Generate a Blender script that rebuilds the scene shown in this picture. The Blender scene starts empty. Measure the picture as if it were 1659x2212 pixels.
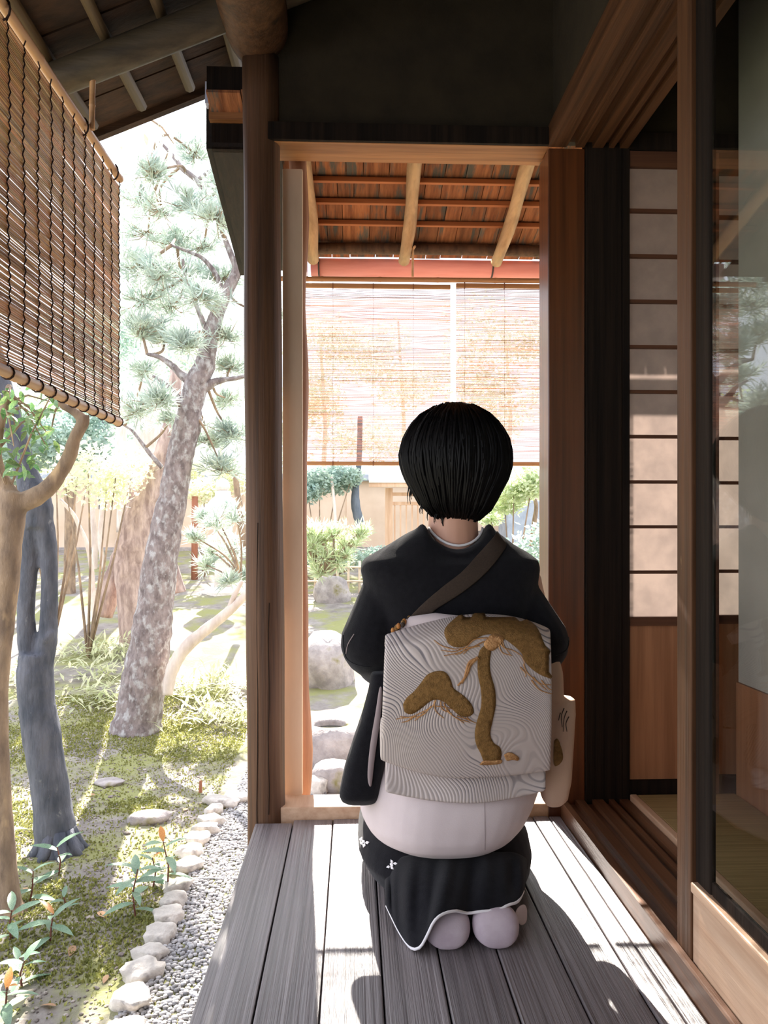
import bpy, bmesh, math, random
from mathutils import Vector, Matrix, noise
from mathutils.bvhtree import BVHTree
from mathutils.geometry import delaunay_2d_cdt

scene = bpy.context.scene
COL = scene.collection
RND = random.Random(7)
PI = math.pi

# ------------------------------------------------------------------ camera
# veranda axis = +Y, deck surface z = 0; the photographer crouches on the deck
F, CX, HZ, EYE = 1660.0, 829.5, 1138.0, 0.74
YAW = 0.0394
cam_d = bpy.data.cameras.new('camera')
cam_d.sensor_fit = 'VERTICAL'; cam_d.sensor_height = 36.0
cam_d.lens = F / 2212.0 * 36.0
cam_d.shift_y = (HZ - 1106.0) / 2212.0
cam_d.clip_start = 0.02
cam = bpy.data.objects.new('camera', cam_d); COL.objects.link(cam)
cam.location = (0, 0, EYE)
cam.rotation_euler = (PI / 2, 0, -YAW)
scene.camera = cam

# ------------------------------------------------------------------ world, sun, exposure
W = bpy.data.worlds.new('sky'); scene.world = W; W.use_nodes = True
bg = W.node_tree.nodes['Background']
bg.inputs[0].default_value = (0.83, 0.88, 1.0, 1); bg.inputs[1].default_value = 2.0
SUN_AZ, SUN_EL = math.radians(4.6), math.radians(36.2)      # sun ahead, a little to the left
sd = bpy.data.lights.new('sun', 'SUN'); sd.energy = 17.0; sd.angle = math.radians(0.53)
sd.color = (1.0, 0.93, 0.84)
so = bpy.data.objects.new('sun', sd); COL.objects.link(so)
to_sun = Vector((-math.sin(SUN_AZ) * math.cos(SUN_EL), math.cos(SUN_AZ) * math.cos(SUN_EL), math.sin(SUN_EL)))
so.rotation_euler = to_sun.to_track_quat('Z', 'Y').to_euler()
vs = scene.view_settings
vs.view_transform = 'Standard'; vs.look = 'None'; vs.exposure = 0.55; vs.gamma = 1.0; vs.use_curve_mapping = False
scene.cycles.use_denoising = True
scene.cycles.max_bounces = 10; scene.cycles.diffuse_bounces = 5; scene.cycles.transparent_max_bounces = 24
scene.cycles.sample_clamp_indirect = 6.0

# ------------------------------------------------------------------ helpers
CS, SN = math.cos(YAW), math.sin(YAW)
def at(px, py, Y=None, X=None, Z=None):
    """a point of the place seen in the photograph, on a plane of constant Y, X or Z"""
    a, b = (px - CX) / F, (HZ - py) / F
    dx, dy, dz = SN + CS * a, CS - SN * a, b
    if Y is not None: t = Y / dy
    elif X is not None: t = X / dx
    else: t = (Z - EYE) / dz
    return Vector((dx * t, dy * t, EYE + dz * t))
def ray(px, py):
    a, b = (px - CX) / F, (HZ - py) / F
    return Vector((SN + CS * a, CS - SN * a, b)).normalized()
def S(r, g, b):
    f = lambda c: ((c / 255 + 0.055) / 1.055) ** 2.4 if c > 10 else c / 255 / 12.92
    return (f(r), f(g), f(b), 1)

class MB:
    """collects faces for one mesh object"""
    def __init__(s): s.v = []; s.f = []
    def box(s, x0, x1, y0, y1, z0, z1):
        n = len(s.v)
        s.v += [(x, y, z) for z in (z0, z1) for y in (y0, y1) for x in (x0, x1)]
        s.f += [tuple(n + i for i in q) for q in ((0,2,3,1),(4,5,7,6),(0,1,5,4),(2,6,7,3),(0,4,6,2),(1,3,7,5))]
        return s
    def loft(s, rings, cap=True, closed=True):
        n = len(s.v); k = len(rings[0])
        for r in rings: s.v += [tuple(p) for p in r]
        for i in range(len(rings) - 1):
            for j in range(k if closed else k - 1):
                a, b = n + i * k + j, n + i * k + (j + 1) % k
                s.f.append((a, b, b + k, a + k))
        if cap:
            s.f.append(tuple(n + j for j in reversed(range(k))))
            s.f.append(tuple(n + (len(rings) - 1) * k + j for j in range(k)))
        return s
    def tube(s, pts, rad, n=8, jit=0.0, rng=None, squash=1.0, cap=True):
        pts = [Vector(p) for p in pts]
        if not isinstance(rad, (list, tuple)): rad = [rad] * len(pts)
        t0 = (pts[1] - pts[0]).normalized()
        u = t0.orthogonal().normalized()
        rings = []
        for i, p in enumerate(pts):
            t = (pts[min(i + 1, len(pts) - 1)] - pts[max(i - 1, 0)]).normalized()
            u = (u - t * u.dot(t)).normalized(); w = t.cross(u)
            ring = []
            for j in range(n):
                a = 2 * PI * j / n
                r = rad[i] * (1 + (rng.uniform(-jit, jit) if rng and jit else 0))
                ring.append(p + u * math.cos(a) * r + w * math.sin(a) * r * squash)
            rings.append(ring)
        return s.loft(rings, cap)
    def grid(s, rows):
        return s.loft(rows, cap=False, closed=False)
    def ell(s, c, r, nu=12, nv=8, fn=None):
        rings = []
        for i in range(nv + 1):
            th = -PI / 2 + PI * (i + 0.02 if i == 0 else i - 0.02 if i == nv else i) / nv
            ring = []
            for j in range(nu):
                ph = 2 * PI * j / nu
                d = Vector((math.cos(th) * math.cos(ph), math.cos(th) * math.sin(ph), math.sin(th)))
                k = fn(d) if fn else 1.0
                ring.append((c[0] + d.x * r[0] * k, c[1] + d.y * r[1] * k, c[2] + d.z * r[2] * k))
            rings.append(ring)
        return s.loft(rings)
    def blade(s, p, d, up, L, Wd, bend=0.0, fold=0.12):
        """one leaf: four triangles with a folded midrib"""
        d = d.normalized(); sd = d.cross(up)
        if sd.length < 1e-4: sd = d.orthogonal()
        sd.normalize(); nn = sd.cross(d)
        n = len(s.v)
        m = p + d * L * 0.45 - nn * bend * L * 0.3; tip = p + d * L - nn * bend * L
        s.v += [tuple(p), tuple(m + sd * Wd / 2 + nn * fold * Wd), tuple(tip), tuple(m - sd * Wd / 2 + nn * fold * Wd), tuple(m)]
        s.f += [(n, n+1, n+4), (n+1, n+2, n+4), (n+2, n+3, n+4), (n+3, n, n+4)]
    def diamond(s, p, d, sd, L, Wd):
        n = len(s.v); m = p + d * L * 0.45
        s.v += [tuple(p), tuple(m + sd * Wd / 2), tuple(p + d * L), tuple(m - sd * Wd / 2)]
        s.f.append((n, n+1, n+2, n+3))
    def mesh(s, name, smooth=False):
        me = bpy.data.meshes.new(name); me.from_pydata(s.v, [], s.f); me.validate(); me.update()
        if smooth: me.shade_smooth()
        return me

def obj(name, mb, m, parent=None, smooth=False, bevel=0.0, kind=None, label=None):
    me = mb if isinstance(mb, bpy.types.Mesh) else mb.mesh(name, smooth)
    if smooth and isinstance(mb, bpy.types.Mesh): me.shade_smooth()
    o = bpy.data.objects.new(name, me); COL.objects.link(o)
    if m is not None and not me.materials: me.materials.append(m)
    if bevel:
        bv = o.modifiers.new('bevel', 'BEVEL'); bv.width = bevel; bv.segments = 2; bv.limit_method = 'ANGLE'
        bv.harden_normals = False
    if parent is not None:
        o.parent = parent
        o.matrix_parent_inverse = parent.matrix_basis.inverted()
    if kind: o['kind'] = kind
    if label: o['label'] = label
    return o
def tag(o, label, cat, group=None):
    o['label'] = label; o['category'] = cat
    if group: o['group'] = group
    return o
def thing(name, label, cat, loc=(0, 0, 0), group=None):
    o = bpy.data.objects.new(name, None); COL.objects.link(o); o.location = loc
    o.empty_display_size = 0.05
    return tag(o, label, cat, group)
def struct(name, mb, m, label=None, bevel=0.0, smooth=False):
    o = obj(name, mb, m, bevel=bevel, smooth=smooth) if mb is not None else bpy.data.objects.new(name, None)
    if mb is None: COL.objects.link(o)
    o['kind'] = 'structure'
    if label: o['label'] = label
    return o
def curve(pts, n):
    """Catmull-Rom through tuples of any length"""
    out = []
    P = [pts[0]] + list(pts) + [pts[-1]]
    for i in range(1, len(P) - 2):
        for k in range(n):
            t = k / n
            out.append(tuple(0.5 * (2*b + (c-a)*t + (2*a-5*b+4*c-d)*t*t + (3*b-a-3*c+d)*t**3) for a, b, c, d in zip(P[i-1], P[i], P[i+1], P[i+2])))
    out.append(tuple(pts[-1]))
    return out
def baked(mb, mods, name):
    """mesh after a list of (type, settings) modifiers"""
    t = bpy.data.objects.new('tmp', mb.mesh('tmp')); COL.objects.link(t)
    for ty, st in mods:
        md = t.modifiers.new(ty, ty)
        for k, v in st.items(): setattr(md, k, v)
    dg = bpy.context.evaluated_depsgraph_get(); dg.update()
    me = bpy.data.meshes.new_from_object(t.evaluated_get(dg)); me.name = name
    bpy.data.objects.remove(t)
    me.shade_smooth()
    return me
def voxel(mb, size, it, name):
    return baked(mb, [('REMESH', dict(mode='VOXEL', voxel_size=size)), ('SMOOTH', dict(factor=0.5, iterations=it))], name)
def bvh(me):
    return BVHTree.FromPolygons([v.co.copy() for v in me.vertices], [tuple(p.vertices) for p in me.polygons])
def cast(tree, px, py, off=0.002):
    h = tree.ray_cast(Vector((0, 0, EYE)), ray(px, py))
    if h[0] is None: return None
    n = h[1] if h[1].dot(ray(px, py)) < 0 else -h[1]
    return h[0] + n * off
def n3(p, s=1.0): return noise.noise(Vector(p) * s)

# ------------------------------------------------------------------ materials
def mk(name, c1, c2=None, scale=(8, 8, 8), rough=0.65, bump=0.0, bscale=None, rnd=None, rv=0.25, metal=0.0, spec=0.35,
       trans=0.0, contrast=(0.35, 0.65), detail=5.0, c3=None, c3scale=None, c3range=(0.6, 0.7), sheen=0.0, hue=0.0):
    m = bpy.data.materials.new(name); m.use_nodes = True
    nt = m.node_tree; N = nt.nodes; L = nt.links
    b = N['Principled BSDF']
    b.inputs['Roughness'].default_value = rough; b.inputs['Metallic'].default_value = metal
    b.inputs['Specular IOR Level'].default_value = spec
    if sheen: b.inputs['Sheen Weight'].default_value = sheen
    tc = N.new('ShaderNodeTexCoord')
    def tex(sc, det=detail):
        mp = N.new('ShaderNodeMapping'); mp.inputs['Scale'].default_value = sc
        L.new(tc.outputs['Object'], mp.inputs['Vector'])
        t = N.new('ShaderNodeTexNoise'); t.inputs['Detail'].default_value = det; t.inputs['Roughness'].default_value = 0.6
        t.inputs['Scale'].default_value = 1.0
        L.new(mp.outputs[0], t.inputs['Vector']); return t
    col = None
    if c2 is not None:
        t = tex(scale)
        r = N.new('ShaderNodeValToRGB')
        r.color_ramp.elements[0].position = contrast[0]; r.color_ramp.elements[1].position = contrast[1]
        r.color_ramp.elements[0].color = c1; r.color_ramp.elements[1].color = c2
        L.new(t.outputs[0], r.inputs[0]); col = r.outputs[0]
    else:
        rg = N.new('ShaderNodeRGB'); rg.outputs[0].default_value = c1; col = rg.outputs[0]
    if c3 is not None:
        t3 = tex(c3scale or (3, 3, 3), 4)
        r3 = N.new('ShaderNodeMapRange'); r3.inputs[1].default_value, r3.inputs[2].default_value = c3range
        L.new(t3.outputs[0], r3.inputs[0])
        mx = N.new('ShaderNodeMix'); mx.data_type = 'RGBA'; mx.inputs['B'].default_value = c3
        L.new(r3.outputs[0], mx.inputs['Factor']); L.new(col, mx.inputs['A']); col = mx.outputs['Result']
    if rnd:
        if rnd == 'obj': src = N.new('ShaderNodeObjectInfo').outputs['Random']
        else: src = N.new('ShaderNodeNewGeometry').outputs['Random Per Island']
        mr = N.new('ShaderNodeMapRange'); mr.inputs[3].default_value = 1 - rv; mr.inputs[4].default_value = 1 + rv
        L.new(src, mr.inputs[0])
        hs = N.new('ShaderNodeHueSaturation'); L.new(mr.outputs[0], hs.inputs['Value']); L.new(col, hs.inputs['Color'])
        if hue:
            mh = N.new('ShaderNodeMapRange'); mh.inputs[3].default_value = 0.5 - hue; mh.inputs[4].default_value = 0.5 + hue
            ml = N.new('ShaderNodeMath'); ml.operation = 'FRACT'; mm = N.new('ShaderNodeMath'); mm.operation = 'MULTIPLY'; mm.inputs[1].default_value = 7.31
            L.new(src, mm.inputs[0]); L.new(mm.outputs[0], ml.inputs[0]); L.new(ml.outputs[0], mh.inputs[0]); L.new(mh.outputs[0], hs.inputs['Hue'])
        col = hs.outputs[0]
    L.new(col, b.inputs['Base Color'])
    if bump:
        bt = tex(bscale or scale, 6)
        bn = N.new('ShaderNodeBump'); bn.inputs['Strength'].default_value = bump; bn.inputs['Distance'].default_value = 0.01
        L.new(bt.outputs[0], bn.inputs['Height']); L.new(bn.outputs[0], b.inputs['Normal'])
    if trans:
        tr = N.new('ShaderNodeBsdfTranslucent'); L.new(col, tr.inputs['Color'])
        ms = N.new('ShaderNodeMixShader'); ms.inputs[0].default_value = trans
        L.new(b.outputs[0], ms.inputs[1]); L.new(tr.outputs[0], ms.inputs[2])
        L.new(ms.outputs[0], N['Material Output'].inputs[0])
    return m
M = {}
GY = (70, 1.6, 70); GX = (1.6, 70, 70); GZ = (60, 60, 1.6)
M['deck'] = mk('deck_wood', S(86, 79, 80), S(138, 129, 130), (95, 1.2, 30), 0.36, 0.5, (140, 1.5, 40), 'obj', 0.12, contrast=(0.3, 0.72), spec=0.75)
M['track'] = mk('track_wood', S(76, 48, 31), S(104, 70, 47), GY, 0.38, 0.2, GY, 'obj', 0.12, spec=0.5)
M['darkwood'] = mk('dark_wood', S(24, 19, 16), S(42, 32, 25), GZ, 0.75, 0.25, GZ, spec=0.12)
M['darkwood_y'] = mk('dark_wood_beam', S(24, 18, 14), S(42, 31, 23), GY, 0.6, 0.25, GY)
M['post'] = mk('weathered_post_wood', S(64, 43, 30), S(110, 76, 51), (45, 45, 1.3), 0.6, 0.45, (60, 60, 1.5), contrast=(0.3, 0.7), c3=S(44, 31, 23), c3scale=(14, 14, 0.8), c3range=(0.62, 0.72))
M['redwood'] = mk('reddish_post_wood', S(76, 40, 19), S(110, 60, 29), GZ, 0.3, 0.06, GZ, spec=0.9)
M['lintel'] = mk('lintel_wood', S(128, 84, 50), S(170, 118, 74), (2, 40, 55), 0.55, 0.2, (2, 40, 55))
M['kamoi'] = mk('head_rail_wood', S(66, 42, 25), S(96, 62, 38), GY, 0.5, 0.2, GY)
M['cream'] = mk('cream_board', S(222, 196, 168), S(236, 214, 188), (8, 8, 2), 0.6, 0.05, (30, 30, 30), c3=S(150, 110, 80), c3scale=(160, 160, 60), c3range=(0.74, 0.78), trans=0.12)
M['barkpost'] = mk('peeled_log', S(140, 98, 74), S(184, 134, 106), (30, 30, 2), 0.55, 0.3, (40, 40, 3))
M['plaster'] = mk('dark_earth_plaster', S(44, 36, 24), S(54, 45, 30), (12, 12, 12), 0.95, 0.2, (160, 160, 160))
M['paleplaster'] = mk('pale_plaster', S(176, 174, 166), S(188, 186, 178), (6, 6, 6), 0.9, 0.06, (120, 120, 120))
M['roofboard'] = mk('roof_board', S(40, 26, 18), S(64, 42, 28), (4, 40, 40), 0.75, 0.3, (4, 60, 60), 'obj', 0.25)
M['pole'] = mk('grey_log', S(62, 53, 42), S(90, 78, 61), (4, 30, 30), 0.6, 0.3, (5, 40, 40))
M['rafter'] = mk('peeled_rafter', S(150, 118, 84), S(188, 152, 112), (40, 2, 40), 0.6, 0.3, (50, 3, 50), 'obj', 0.1)
M['batten'] = mk('orange_batten', S(150, 86, 46), S(178, 108, 62), (2, 50, 50), 0.6, 0.1, GX)
M['roofpole'] = mk('smoked_pole', S(76, 62, 46), S(104, 86, 64), (40, 2, 40), 0.6, 0.3, (50, 3, 50), 'obj', 0.1)
M['shingle'] = mk('cedar_shingle', S(116, 68, 40), S(164, 104, 66), (70, 3, 20), 0.75, 0.5, (110, 4, 30), 'obj', 0.28, c3=S(86, 80, 72), c3scale=(45, 5, 10), c3range=(0.5, 0.62))
M['bluegrey'] = mk('sky_tinted_flashing', S(200, 204, 232), S(216, 220, 240), (10, 10, 10), 0.35)  # blue of the reflected sky put into the base colour
M['copper'] = mk('copper_gutter', S(200, 128, 120), S(216, 150, 142), (3, 20, 20), 0.5, 0.05, None)
M['wire'] = mk('dark_wire', S(60, 52, 48), None, rough=0.5)
M['bamboo'] = mk('bamboo_pole', S(176, 128, 86), S(206, 160, 116), (30, 2, 30), 0.4, 0.1, (40, 2, 40), spec=0.5)
M['bamboo_x'] = mk('bamboo_pole_across', S(182, 128, 84), S(212, 160, 112), (2, 30, 30), 0.4, 0.1, (2, 40, 40), spec=0.5)
M['reed'] = mk('reed', S(164, 120, 80), S(214, 172, 124), (6, 1.2, 40), 0.42, 0.1, (60, 4, 60), 'island', 0.28, trans=0.2, spec=0.5, hue=0.015)
M['finereed'] = mk('fine_reed', S(206, 158, 132), S(226, 186, 164), (3, 20, 20), 0.5, 0, None, 'island', 0.25, trans=0.35)
M['cord'] = mk('dark_cord', S(58, 40, 36), None, rough=0.85)
M['palecord'] = mk('brown_cord', S(140, 92, 66), None, rough=0.85)
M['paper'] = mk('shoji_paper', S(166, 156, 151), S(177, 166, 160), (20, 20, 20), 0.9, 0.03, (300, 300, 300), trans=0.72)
M['kumiko'] = mk('shoji_bar', S(82, 50, 34), S(104, 66, 44), GX, 0.6)
M['koshi'] = mk('cedar_panel', S(158, 108, 74), S(186, 132, 94), (50, 50, 2), 0.5, 0.1, GZ)
M['tatami'] = mk('tatami_rush', S(150, 128, 84), S(176, 152, 104), (4, 220, 4), 0.8, 0.3, (6, 260, 6))
M['doorwood'] = mk('door_wood', S(70, 43, 23), S(98, 63, 36), (40, 40, 2), 0.6, 0.2, GZ, c3=S(132, 102, 66), c3scale=(90, 90, 24), c3range=(0.7, 0.78))
M['doorpanel'] = mk('door_panel_wood', S(186, 148, 118), S(210, 176, 146), (30, 3, 40), 0.5, 0.15, (40, 3, 50))
# garden
M['ground'] = mk('mossy_earth', S(122, 114, 108), S(154, 146, 140), (9, 9, 9), 0.95, 0.7, (60, 60, 60), c3=S(142, 142, 92), c3scale=(3.2, 3.2, 3.2), c3range=(0.42, 0.6))
M['soil'] = mk('soil_crumb', S(112, 102, 96), S(160, 150, 142), (60, 60, 60), 0.95, 0, None, 'island', 0.45, hue=0.02)
M['moss'] = mk('moss', S(120, 124, 64), S(158, 156, 92), (40, 40, 40), 0.9, 0, None, 'island', 0.3, trans=0.3)
M['gravel'] = mk('pebble', S(150, 148, 150), S(184, 180, 178), (40, 40, 40), 0.7, 0.2, (200, 200, 200), 'island', 0.42, hue=0.02)
M['stone'] = mk('edging_stone', S(176, 168, 160), S(214, 206, 196), (14, 14, 14), 0.85, 0.6, (50, 50, 50), 'obj', 0.12, c3=S(130, 122, 118), c3scale=(9, 9, 9), c3range=(0.58, 0.7))
M['rock'] = mk('garden_rock', S(142, 134, 132), S(186, 176, 172), (10, 10, 10), 0.9, 0.7, (40, 40, 40), c3=S(130, 122, 78), c3scale=(5, 5, 5), c3range=(0.58, 0.68))
M['granite'] = mk('pale_granite', S(212, 204, 196), S(232, 226, 218), (40, 40, 40), 0.9, 0.3, (90, 90, 90))
M['bark_grey'] = mk('smooth_grey_bark', S(70, 74, 84), S(106, 107, 116), (22, 22, 7), 0.85, 0.8, (60, 60, 16), c3=S(128, 128, 130), c3scale=(26, 26, 20), c3range=(0.64, 0.72))
M['bark_tan'] = mk('tan_bark', S(120, 102, 88), S(166, 142, 118), (20, 20, 8), 0.85, 0.6, (50, 50, 20), c3=S(196, 166, 130), c3scale=(10, 10, 5), c3range=(0.6, 0.72))
M['bark_lichen'] = mk('lichen_bark', S(110, 98, 97), S(158, 145, 142), (30, 30, 16), 0.9, 1.0, (60, 60, 26), c3=S(184, 181, 180), c3scale=(34, 34, 22), c3range=(0.5, 0.68))
M['bark_red'] = mk('reddish_flaking_bark', S(140, 118, 112), S(198, 174, 164), (24, 24, 6), 0.9, 1.0, (50, 50, 10))
M['bark_dark'] = mk('dark_bark', S(76, 84, 92), S(110, 116, 124), (12, 12, 4), 0.9, 0.6, (30, 30, 8))
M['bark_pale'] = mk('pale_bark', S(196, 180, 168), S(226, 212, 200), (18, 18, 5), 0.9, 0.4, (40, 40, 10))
M['needle'] = mk('bluish_needle', S(174, 190, 184), S(208, 216, 200), (9, 9, 9), 0.55, 0, None, 'island', 0.25, trans=0.42, hue=0.02)
M['leaf_camellia'] = mk('camellia_leaf', S(84, 126, 84), S(134, 164, 96), (8, 8, 8), 0.35, 0, None, 'obj', 0.3, trans=0.42, spec=0.6, hue=0.03)
M['leaf_seed'] = mk('seedling_leaf', S(108, 142, 118), S(150, 176, 146), (30, 30, 30), 0.35, 0.1, None, 'obj', 0.18, trans=0.35, spec=0.6)
M['leaf_young'] = mk('young_leaf', S(196, 118, 60), S(214, 160, 90), (30, 30, 30), 0.4, 0, None, trans=0.4)
M['stem_red'] = mk('reddish_stem', S(112, 66, 56), None, rough=0.6)
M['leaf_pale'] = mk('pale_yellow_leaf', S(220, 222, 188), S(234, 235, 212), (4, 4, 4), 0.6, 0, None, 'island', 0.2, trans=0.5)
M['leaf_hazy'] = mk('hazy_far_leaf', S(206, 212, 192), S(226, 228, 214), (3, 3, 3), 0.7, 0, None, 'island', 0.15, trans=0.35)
M['leaf_blue'] = mk('blue_green_leaf', S(158, 182, 174), S(192, 206, 188), (4, 4, 4), 0.55, 0, None, 'island', 0.25, trans=0.42, hue=0.02)
M['leaf_green'] = mk('mid_green_leaf', S(190, 204, 166), S(218, 226, 192), (4, 4, 4), 0.55, 0, None, 'island', 0.25, trans=0.5, hue=0.02)
M['leaf_sasa'] = mk('pale_bamboo_grass', S(190, 198, 150), S(226, 222, 190), (9, 9, 9), 0.5, 0, None, 'island', 0.25, trans=0.4)
M['leaf_dry'] = mk('dry_leaf', S(180, 130, 92), S(214, 178, 142), (30, 30, 30), 0.7, 0, None, 'obj', 0.3, trans=0.2)
M['gardenwall'] = mk('garden_plaster', S(206, 182, 158), S(220, 198, 176), (2, 2, 2), 0.9)
M['walltile'] = mk('grey_tile', S(150, 158, 168), S(172, 178, 186), (10, 10, 10), 0.6)
M['gateroof'] = mk('pale_shingle_roof', S(226, 216, 204), S(236, 228, 218), (3, 3, 3), 0.8, 0, None, 'obj', 0.06)
M['gatewood'] = mk('gate_wood', S(206, 166, 134), S(226, 192, 162), (20, 20, 2), 0.7)
M['fencebamboo'] = mk('fence_bamboo', S(206, 184, 158), S(228, 210, 188), (10, 10, 10), 0.6)
M['stakewood'] = mk('stake_wood', S(140, 88, 66), S(166, 112, 88), (20, 20, 2), 0.8)
M['water'] = mk('basin_water', S(40, 44, 36), None, rough=0.05, spec=0.6)
# person
M['skin'] = mk('skin', S(206, 156, 132), S(214, 166, 142), (6, 6, 6), 0.5)
M['hair'] = mk('black_hair', S(10, 9, 10), S(17, 15, 16), (200, 200, 6), 0.5, 0, None, spec=0.15)
M['kimono'] = mk('black_crepe', S(19, 18, 22), S(26, 25, 29), (90, 90, 90), 0.9, 0.25, (500, 500, 500), sheen=0.12, spec=0.1)
M['beige'] = mk('beige_silk', S(206, 190, 190), S(216, 201, 200), (5, 5, 5), 0.7, 0.12, (700, 700, 700), sheen=0.15)
M['tan'] = mk('warm_lit_silk', S(186, 152, 128), S(198, 164, 140), (5, 5, 5), 0.7, 0.12, (700, 700, 700))  # copy of the beige silk with warm light put into its colour
M['lining'] = mk('mauve_lining', S(150, 134, 134), None, rough=0.8)
M['white'] = mk('white_cotton', S(226, 220, 220), S(236, 230, 230), (20, 20, 20), 0.85)
M['tabi'] = mk('tabi_cotton', S(186, 168, 176), S(198, 182, 188), (30, 30, 30), 0.85, 0.1, (300, 300, 300))
M['strap'] = mk('brown_strap', S(56, 44, 36), S(66, 52, 42), (300, 300, 300), 0.85, 0.2, (600, 600, 600))
M['gold'] = mk('gold_embroidery', S(116, 84, 40), S(146, 108, 60), (150, 150, 150), 0.5, 0.5, (420, 420, 420), metal=0.35)
M['goldbright'] = mk('bright_gold_embroidery', S(172, 122, 76), S(206, 158, 108), (160, 160, 160), 0.35, 0.4, (300, 300, 300), metal=0.5)
def wave_silk():
    m = mk('silver_wave_silk', S(172, 162, 158), None, rough=0.45, metal=0.15)
    nt = m.node_tree; N = nt.nodes; L = nt.links; b = N['Principled BSDF']
    tc = N.new('ShaderNodeTexCoord'); mp = N.new('ShaderNodeMapping'); mp.inputs['Scale'].default_value = (1, 0.2, 1)
    mp.inputs['Rotation'].default_value = (0, 0.6, 0)
    L.new(tc.outputs['Object'], mp.inputs[0])
    ns = N.new('ShaderNodeTexNoise'); ns.inputs['Scale'].default_value = 6.0; ns.inputs['Detail'].default_value = 1.0
    L.new(mp.outputs[0], ns.inputs['Vector'])
    wv = N.new('ShaderNodeTexWave'); wv.inputs['Scale'].default_value = 60.0; wv.inputs['Distortion'].default_value = 0.0
    ad = N.new('ShaderNodeMix'); ad.data_type = 'VECTOR'; ad.inputs['Factor'].default_value = 0.22
    L.new(mp.outputs[0], ad.inputs['A']); L.new(ns.outputs['Color'], ad.inputs['B']); L.new(ad.outputs['Result'], wv.inputs['Vector'])
    rp = N.new('ShaderNodeValToRGB'); rp.color_ramp.elements[0].position = 0.06; rp.color_ramp.elements[1].position = 0.3
    rp.color_ramp.elements[0].color = S(110, 104, 110); rp.color_ramp.elements[1].color = S(204, 190, 184)
    L.new(wv.outputs['Fac'], rp.inputs[0])
    mk2 = N.new('ShaderNodeTexNoise'); mk2.inputs['Scale'].default_value = 9.0; mk2.inputs['Detail'].default_value = 1.5
    L.new(tc.outputs['Object'], mk2.inputs['Vector'])
    mr2 = N.new('ShaderNodeMapRange'); mr2.inputs[1].default_value = 0.40; mr2.inputs[2].default_value = 0.62; mr2.inputs[4].default_value = 0.85
    L.new(mk2.outputs[0], mr2.inputs[0])
    mx2 = N.new('ShaderNodeMix'); mx2.data_type = 'RGBA'; mx2.inputs['B'].default_value = S(190, 176, 170)
    L.new(mr2.outputs[0], mx2.inputs['Factor']); L.new(rp.outputs[0], mx2.inputs['A']); L.new(mx2.outputs['Result'], b.inputs['Base Color'])
    bn = N.new('ShaderNodeBump'); bn.inputs['Strength'].default_value = 0.25; bn.inputs['Distance'].default_value = 0.002
    L.new(wv.outputs['Fac'], bn.inputs['Height']); L.new(bn.outputs[0], b.inputs['Normal'])
    return m
M['obi'] = wave_silk()
def pane():
    m = bpy.data.materials.new('window_glass'); m.use_nodes = True
    N = m.node_tree.nodes; L = m.node_tree.links; N.remove(N['Principled BSDF'])
    t = N.new('ShaderNodeBsdfTransparent'); t.inputs[0].default_value = (0.9, 0.93, 0.92, 1)
    g = N.new('ShaderNodeBsdfGlossy'); g.inputs['Roughness'].default_value = 0.0
    fr = N.new('ShaderNodeFresnel'); ge = N.new('ShaderNodeNewGeometry'); mr = N.new('ShaderNodeMapRange')
    mr.inputs[3].default_value = 1.5; mr.inputs[4].default_value = 1 / 1.5      # same reflection on both faces of the thin pane
    L.new(ge.outputs['Backfacing'], mr.inputs[0]); L.new(mr.outputs[0], fr.inputs[0])
    mx = N.new('ShaderNodeMixShader'); L.new(fr.outputs[0], mx.inputs[0]); L.new(t.outputs[0], mx.inputs[1]); L.new(g.outputs[0], mx.inputs[2])
    L.new(mx.outputs[0], N['Material Output'].inputs[0]); return m
M['glass'] = pane()
# ================================================================== STRUCTURE
YW = 1.95                      # front face of the cross wall with the doorway
YB = -2.0                      # rear end of the veranda, behind the photographer
def zroof(x): return 2.045 + 0.423 * (x + 0.338)

# deck of long boards
floor = struct('floor', None, None, 'grey weathered veranda boards running away from the viewer')
ed = [-0.247, -0.152, -0.052, 0.047, 0.147, 0.250, 0.355, 0.456, 0.497, 0.530]
for i in range(len(ed) - 1):
    obj('plank', MB().box(ed[i] + 0.0012, ed[i+1] - 0.0012, YB, YW + (0.0 if i else -0.02), -0.034, RND.uniform(-0.001, 0.001)), M['deck'], floor, bevel=0.003)
obj('joist', MB().box(-0.20, 0.60, YB, YW + 0.02, -0.12, -0.040), M['darkwood_y'], floor)
for y in (-1.2, 0.0, 1.1):
    obj('support', MB().box(-0.18, -0.10, y, y + 0.09, -0.42, -0.12), M['darkwood'], floor)
obj('under_panel', MB().box(0.30, 0.34, YB, YW, -0.45, -0.12), M['darkwood'], floor)

# grooved sill track between veranda and room, and the matching grooved head rail
def grooved(x0, x1, y0, y1, zt, zb, grooves, depth, up=1):
    prof = [(x0, zb), (x0, zt)]
    for a, b in grooves:
        prof += [(a, zt), (a, zt - depth * up), (b, zt - depth * up), (b, zt)]
    prof += [(x1, zt), (x1, zb)]
    mb = MB(); r0 = [(x, y0, z) for x, z in prof]; r1 = [(x, y1, z) for x, z in prof]
    n = len(prof); mb.v = r0 + r1
    mb.f = [(i, (i+1) % n, (i+1) % n + n, i + n) for i in range(n)]
    mb.f += [tuple(range(n)), tuple(reversed(range(n, 2*n)))]
    return mb
GR = [(0.545, 0.568), (0.590, 0.612), (0.640, 0.655), (0.668, 0.683)]
struct('trim_1', grooved(0.530, 0.705, YB, YW, 0.040, -0.03, GR, 0.012), M['track'], 'dark grooved wooden sill track beside the deck boards')
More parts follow.
